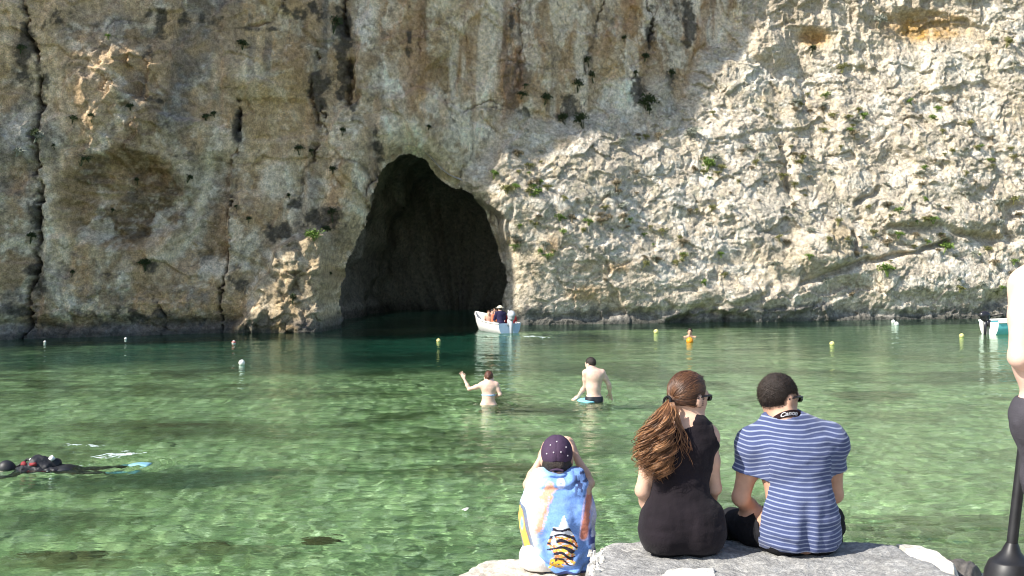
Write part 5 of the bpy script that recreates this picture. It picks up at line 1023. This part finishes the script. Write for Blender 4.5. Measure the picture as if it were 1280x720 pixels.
fh = figure(JH, .95, .95, True); v, f = solid(fh, .013); sw = tag(mk('person', v, f, SKIN_B, loc=wq(0, 0, 0)), 'swimmer with only the head above water behind the orange buoy', 'person', 'bathers in the water')
v, f = solid(Sdf().ell(fh.hp(0, -.014, .02), (.083, .102, .1), fh.hR, .02), .012, 0, also(plane_cut(fh.hp(0, .05, .02), fh.hR[:, 1] - fh.hR[:, 2] * .6), plane_cut(fh.hp(0, 0, -.06), -fh.hR[:, 2]))); mk('hair', v, f, M_hair2, sw)
# white scrap adrift
c = onwater(582, 638); v, f = [], []
gx_, gy_ = np.meshgrid(np.linspace(-1, 1, 9), np.linspace(-1, 1, 7)); r_ = .034; sv_ = np.stack([c[0] + gx_ * r_ * (1 - .4 * gy_ ** 2) + .004 * vnoise(gx_ * 3, gy_ * 3, 0, 4), c[1] + gy_ * .03, .012 + .008 * np.sin(gx_ * 2 + gy_) + .006 * gx_ ** 2], -1).reshape(-1, 3)
o = tag(mk('paper_scrap', sv_, grid_faces(7, 9), M_bw, loc=c), 'small white scrap of litter floating on the clear water', 'litter'); o.modifiers.new('thickness', 'SOLIDIFY').thickness = .003
# ------------------------------------------------------------------ diver at the surface, heading left
M_suit = mat('black_wetsuit', (.014, .015, .018), .5, .4, .2, 20); M_bcd = mat('red_vest', (.24, .03, .035), .7, .3, .2, 20); M_tank = mat('black_tank', (.016, .016, .02), .55, .35); M_fin = mat('pale_blue_fin', (.2, .40, .5), .5); M_wht = mat('white_plastic', (.78, .78, .78), .5)
Y0 = 13.05
def dq(px, z_, dy=0.): return np.array((pix(px, 585, Y0)[0], Y0 + dy, z_ - .055))
JD = dict(head=dq(7, .03, 0), up=(0.15, 0, 1), face=(-1, -.1, -.25), neck=dq(26, .0), shL=dq(34, -.03, -.2), shR=dq(34, -.03, .2), elL=dq(20, -.22, -.3), elR=dq(20, -.22, .3), wrL=dq(-4, -.3, -.2), wrR=dq(-4, -.3, .2), hnL=(0, 0, -1), hnR=(0, 0, -1), chest=dq(48, -.02), waist=dq(66, -.03), pelvis=dq(82, -.03), hipL=dq(85, -.03, -.09), hipR=dq(85, -.03, .09), knL=dq(113, -.10, -.13), knR=dq(113, -.08, .12), anL=dq(136, -.06, -.16), anR=dq(138, -.03, .2), toeL=dq(146, -.04, -.18), toeR=dq(148, -.0, .22))
fd = figure(JD, .98, .95, True); v, f = solid(fd, .01); dv = tag(mk('person', v, f, SKIN_A, loc=dq(60, 0)), 'diver in a black wetsuit swimming on the surface with a red vest and black tank', 'person'); dv.cycles.is_caustics_receiver = True
gs = ['torso', 'pelvis', 'neck'] + [a + b_ for a in ('arm', 'fore', 'thigh', 'shin', 'foot') for b_ in 'LR']
v, f = solid(fd.only(*gs), .01, .008); mk('wetsuit', v, f, M_suit, dv).cycles.is_caustics_receiver = True
p = fd.hp; v, f = solid(Sdf().ell(p(0, -.012, .0), (.09, .108, .115), fd.hR, .02), .01, 0, plane_cut(p(0, .055, 0), fd.hR[:, 1])); mk('hood', v, f, M_suit, dv)
v, f = box(p(0, .1, -.002), (.15, .05, .08), fd.hR); mk('mask', v, f, M_wht, dv)
v, f = solid(Sdf().cap(dq(36, .04, -.12), dq(72, .03, -.1), .07, .06, .05).cap(dq(36, .04, .12), dq(72, .03, .1), .07, .06, .05).cap(dq(40, .04), dq(60, .03), .08, .08, .05), .01, 0, crease(.03, 13, 13, 13, 741)); vest = mk('buoyancy_vest', v, f, M_tank, dv)
v, f = solid(Sdf().cap(dq(44, .02, -.17), dq(76, .015, -.14), .035, .03, .03), .008, 0, crease(.012, 20, 20, 20, 742)); mk('red_side_panel', v, f, M_bcd, vest)
v, f = solid(Sdf().cap(dq(48, .12, -.03), dq(66, .09, .02), .092, .088, .01).cap(dq(44, .08, -.1), dq(62, .06, -.1), .05, .05, .05), .01, 0, crease(.025, 11, 11, 11, 743)); mk('tank', v, f, M_tank, dv)
v, f = tube([dq(39, .12), dq(43, .13)], [.05, .045], 12); mk('tank_valve', v, f, M_wht, dv); v, f = tube([dq(65, .19, -.04), dq(69, .16, -.05)], [.03, .028], 8); mk('tank_boot', v, f, M_wht, dv)
v, f = tube([dq(40, .15), dq(32, .15, .04), dq(24, .10, .1), dq(14, .04, .1), dq(4, -.02, .02)], .014, 8); mk('air_hose', v, f, M_tank, dv)
v, f = merge([tube([dq(38, .1, -.12), dq(34, .12, -.1), dq(31, .1, -.06)], [.025, .035, .02], 8), tube([dq(44, .12, -.14), dq(52, .13, -.16)], [.02, .02], 8)]); mk('vest_strap', v, f, M_bcd, dv)
for a, zz_, dy in (('L', -.02, -.2), ('R', .03, .25)):
    x0, x1 = pix(142, 585, Y0)[0], pix(180, 585, Y0)[0]; g1, g2 = np.meshgrid(np.linspace(0, 1, 12), np.linspace(-1, 1, 9)); fv = np.stack([x0 + (x1 - x0) * g1, Y0 + dy + g2 * (.055 + .06 * g1), zz_ - .06 + .05 * np.sin(g1 * 2.4) - .012 * np.abs(g2) ** 4], -1).reshape(-1, 3)
    o = mk('fin', fv, grid_faces(9, 12), M_fin, dv); m_ = o.modifiers.new('thickness', 'SOLIDIFY'); m_.thickness = .016; o.cycles.is_caustics_receiver = True
# foam: little domes of froth lying on the surface
M_foam = mat('white_foam', (.5, .57, .57), .6, .3, .1, 40)
def foam(name, segs, label):
    """torn sheets of froth on the surface: thin cells kept where the noise is high along each streak"""
    vs, fs, n = [], [], 0
    for (ax0, ay0), (bx0, by0), wd, st, dens, sd_ in segs:
        a, b_ = onwater(ax0, ay0)[:2], onwater(bx0, by0)[:2]; d = b_ - a; L_ = np.linalg.norm(d); d /= L_; nn = np.array((-d[1], d[0]))
        gu, gv = np.meshgrid(np.arange(0, L_, st), np.arange(-wd * 1.5, wd * 1.5, st)); gu = gu + st * .5 * vnoise(gu / st * .7, gv / st * .7, 0, sd_); gv = gv + st * .5 * vnoise(gu / st * .9, gv / st * .9, 0, sd_ + 1)
        k_ = fbm(gu / wd * 1.3, gv / wd * 2.2, 0, 4, sd_ + 2, .7) + dens - (gv / wd) ** 2 * .5 - .35 * np.abs(gu / L_ - .5)
        P = np.stack([a[0] + d[0] * gu + nn[0] * gv, a[1] + d[1] * gu + nn[1] * gv, .004 + .35 * st * np.clip(k_, 0, 1) * (1 + vnoise(gu / st, gv / st, 0, sd_ + 3))], -1).reshape(-1, 3)
        f_ = grid_faces(*gu.shape); f_ = f_[(k_.ravel()[f_] > .12).all(1)]; vs.append(P); fs.append(f_ + n); n += len(P)
    return tag(mk(name, np.vstack(vs), np.vstack(fs), M_foam), label, kind='stuff')
foam('diver_foam', [((122, 573), (178, 564), .18, .012, .38, 901), ((80, 556), (130, 558), .12, .014, .26, 911), ((25, 596), (70, 588), .08, .014, .02, 921), ((70, 588), (132, 578), .06, .014, .06, 931)], 'white froth kicked up around the diver')
foam('boat_wake', [((648, 419.5), (686, 422.5), .35, .05, .3, 941), ((600, 419), (634, 419.6), .22, .05, .12, 951)], 'white wake foam behind the boat')
# sunken boulders on the bed
M_sunk = rock_mat('sunken_rock', .6, False, (.10, .085, .035), 2.)
for (a, b_, r_, lab) in ((75, 683, .30, 'brown weedy boulder under the water at the near left'), (255, 672, .16, 'small dark sunken stone beyond the brown boulder'), (395, 663, .14, 'sunken stone in the near shallows left of the child'), (215, 534, .42, 'long dark sunken rock ahead of the diver')):
    c = onwater(a, b_); c = c * np.array((1.08, 1.08, 1)); zb0 = -float(depth_at(np.array(c[0]), np.array(c[1]))); v, f = solid(Sdf().ell((c[0], c[1], zb0 + .08), (r_ * 1.3, r_ * .7, r_ * .45), None, .05).ell((c[0] + r_ * .7, c[1] + .05, zb0 + .1), (r_ * .6, r_ * .45, r_ * .4), None, .05), .03, 0, crease(.09, 4, 4, 4, int(a)))
    o = tag(mk('sunken_boulder', v, f, M_sunk, loc=(c[0], c[1], zb0)), lab, 'rock'); o.cycles.is_caustics_receiver = True

# ------------------------------------------------------------------ shrubs on the cliff
def leaf_mat(name, rgb, rgb2): 
    m = mat(name, rgb, .7, .2, .2, 3, rgb2=rgb2); return m
LM = {'green': leaf_mat('green_leaves', (.11, .19, .035), (.17, .23, .06)), 'olive': leaf_mat('olive_leaves', (.22, .215, .085), (.16, .16, .06)), 'grey': leaf_mat('grey_leaves', (.30, .31, .26), (.2, .215, .17)), 'dark': leaf_mat('dark_leaves', (.03, .045, .018), (.05, .065, .025)), 'dry': leaf_mat('dry_twigs', (.24, .20, .13), (.16, .13, .08))}
def tuft_mesh(kind, seed, n=260):
    r_ = np.random.default_rng(seed); v, f = [], []; nc_ = 6; cs = [(r_.normal(0, .13), r_.normal(0, .09), r_.uniform(.15, .35), r_.uniform(.3, .45)) for _ in range(nc_)]
    for i in range(n):
        x_, y_, z_, s_ = cs[i % nc_]; d = unit(r_.normal(0, 1, 3)); d[2] = abs(d[2]) * .9 - .1; b0_ = np.array((x_, y_, z_)) + d * s_ * r_.uniform(.3, .95); u_ = unit(d + r_.normal(0, .5, 3)); w2 = unit(np.cross(u_, r_.normal(0, 1, 3))); l_ = r_.uniform(.08, .16); m_ = len(v)
        v += [b0_ - u_ * l_ * .4, b0_ + w2 * l_ * .32, b0_ + u_ * l_ * .7, b0_ - w2 * l_ * .32]; f.append((m_, m_ + 1, m_ + 2, m_ + 3))
    for x_, y_, z_, s_ in cs:
        tv_, tf_ = tube([(x_ * .1, y_ * .1, -.25), (x_ * .6, y_ * .6, z_ * .4), (x_, y_, z_)], [.022, .016, .008], 5); f += [tuple(k_ + len(v) for k_ in t2) for t2 in tf_]; v += list(tv_)
    me = raw_mesh(kind + '_tuft', v, f, False); me.materials.append(LM[kind]); return me
TM = {k_: [tuft_mesh(k_, 31 * i + len(k_)) for i in range(3)] for k_ in LM}
KL = {'green': 'bright green', 'olive': 'olive', 'grey': 'silvery grey', 'dark': 'dark green', 'dry': 'dry brown'}
def shrub(px, py, size, kind, label, group, name='shrub'):
    s_ = on_cliff(px, py, 4)
    if s_ is None: return
    o = bpy.data.objects.new(name, random.choice(TM[kind])); COL.objects.link(o); k_ = size * (1.35 if name == 'shrub' else 1.6) / F * s_[1]
    o.location = (s_[0], s_[1] - .05, s_[2] - .1 * k_); o.rotation_euler = (random.uniform(-.2, .5), random.uniform(-.2, .2), random.uniform(0, 6.28)); o.scale = (k_ * random.uniform(.9, 1.4), k_ * random.uniform(.8, 1.2), k_ * random.uniform(.7, 1.1) * (1.5 if kind == 'dark' else 1))
    tag(o, label, 'shrub', group)
for px, py, sz, kd, lb in ((395, 292, 17, 'green', 'bright green shrub crowning the sunlit outcrop left of the cave'), (413, 285, 11, 'dark', 'dark bush tucked behind the top of the sunlit outcrop'), (308, 55, 10, 'dark', 'dark tuft on the block high on the left wall'), (140, 44, 8, 'green', 'small green tuft on the dark rock high at the left'), (186, 330, 14, 'dark', 'dark bush at the lower rim of the brown hollow'), (420, 30, 13, 'dark', 'dark growth in the groove high above the cave'), (725, 112, 12, 'dark', 'dark clump at the foot of the slanting crack'), (731, 150, 14, 'dark', 'hanging dark bush below the slanting crack'), (709, 150, 12, 'dark', 'dark bush left of the hanging bush below the crack'), (655, 120, 9, 'dark', 'small dark bush beside the brown water streak'), (813, 130, 14, 'dark', 'dark shrub where the shaded wall meets the rubble slope'), (842, 90, 9, 'dark', 'dark tuft on the shaded wall above the rubble slope'),
                           (615, 218, 10, 'green', 'green tuft on the ledge right above the cave mouth'), (635, 236, 13, 'olive', 'olive shrub on the ledge right of the cave top'), (676, 238, 16, 'green', 'leafy green shrub above the right side of the cave'), (687, 232, 11, 'olive', 'olive tuft right beside the leafy green shrub'), (882, 205, 16, 'green', 'largest bright green shrub in the middle of the rubble slope'), (868, 165, 17, 'grey', 'silvery shrub at the top of the slope left of middle'), (896, 196, 11, 'grey', 'silvery tuft above the largest green shrub'), (955, 192, 12, 'grey', 'grey shrub right of the largest green shrub'), (1100, 30, 15, 'grey', 'grey shrub on the rim beside the orange hollow'), (1055, 86, 12, 'olive', 'olive patch below the small orange hollow'), (1082, 142, 10, 'green', 'small green tuft near the middle of the slope'), (1012, 68, 10, 'dark', 'dark bush under the small orange hollow'), (1180, 307, 17, 'green', 'green shrub growing out of the dark crack at the right'), (1112, 335, 16, 'green', 'green bush in the hollow right of the big block'), (1252, 255, 14, 'grey', 'pale grey shrub on the ledge at the far right'), (1208, 245, 11, 'grey', 'grey tuft left of the pale grey ledge shrub'), (855, 316, 12, 'green', 'green shrub low on the slope left of the boulders'), (975, 295, 9, 'olive', 'olive tuft on the pale ledge left of the big block'), (1010, 286, 11, 'grey', 'grey tuft on top of the big block'), (738, 275, 10, 'green', 'green tuft on the lit face right of the cave'), (45, 175, 15, 'grey', 'silvery grey bush by the long crack at the left'), (25, 190, 13, 'grey', 'second silvery bush just below by the long crack'), (42, 300, 12, 'dark', 'dark bush in the long crack low at the left'), (1262, 55, 13, 'olive', 'olive shrub at the top right of the slope'), (1245, 48, 10, 'grey', 'grey tuft left of the top right olive shrub'), (490, 208, 9, 'dark', 'dark tuft hanging in the top of the cave mouth')):
    shrub(px, py, sz, kd, lb, None)
r4 = random.Random(11); used_l = set()
LMK = (('the cave mouth', 560, 215), ('the large green shrub in mid slope', 882, 205), ('the small orange hollow', 1022, 45), ('the big orange hollow', 1165, 28), ('the big block', 1035, 312), ('the dark crack low on the right', 1180, 305), ('the boulders at the foot of the slope', 935, 365), ('the leafy shrub above the cave', 676, 238), ('the shadow edge on the slope', 850, 135), ('the silvery ledge shrub at the far right', 1252, 255), ('the green tuft high in mid slope', 1082, 142), ('the lit rock face by the cave', 735, 300), ('the sunlit outcrop', 390, 290), ('the slanting crack', 725, 105), ('the brown hollow', 150, 250), ('the long crack at the left', 40, 200), ('the squared recess', 335, 150))
def place_label(px, py, kd, sz):
    d, nm, lx, ly = min((math.hypot(px - x_, py - y_), n_, x_, y_) for n_, x_, y_ in LMK)
    dx, dy = px - lx, py - ly; w_ = ('right of' if dx > 0 else 'left of') if abs(dx) > 1.8 * abs(dy) else ('above' if dy < 0 else 'below') if abs(dy) > 1.8 * abs(dx) else ('above and ' if dy < 0 else 'below and ') + ('right of' if dx > 0 else 'left of')
    return f"{'tiny' if sz < 5 else 'small' if sz < 7.2 else 'spreading'} {KL[kd]} tuft {'just ' if d < 30 else '' if d < 62 else 'well '}{w_} {nm}".replace('above and left of', 'up-left of').replace('above and right of', 'up-right of').replace('below and left of', 'down-left of').replace('below and right of', 'down-right of')
def scatter(kd, n_, ok, grp):
    c_ = 0
    for _ in range(3000):
        if c_ >= n_: break
        px, py, sz = r4.uniform(10, 1279), r4.uniform(5, 372), r4.uniform(3.5, 10)
        if not ok(px, py): continue
        lb = place_label(px, py, kd, sz)
        if lb in used_l: continue
        used_l.add(lb); shrub(px, py, sz, kd, lb, grp, 'tuft'); c_ += 1
def slope_ok(px, py):
    yb_ = np.interp(px, [600, 640, 760, 850, 900, 1000, 1280], [200, 185, 165, 140, 130, 110, 70])
    return px > 640 and py > yb_ + 4 and vnoise(np.array(px * .018), np.array(py * .03), 0, 801) > -.1 and (py < 330 or r4.random() > .75)
def wall_ok(px, py): return px < 840 and not (420 < px < 640 and py > 190) and not (px > 560 and py > 140) and vnoise(np.array(px * .012), np.array(py * .02), 0, 803) > -.05
for kd, n_ in (('green', 36), ('olive', 76), ('grey', 66), ('dry', 62)): scatter(kd, n_, slope_ok, 'tufts scattered over the rubble slope')
scatter('dark', 34, wall_ok, 'dark tufts on the shaded wall')
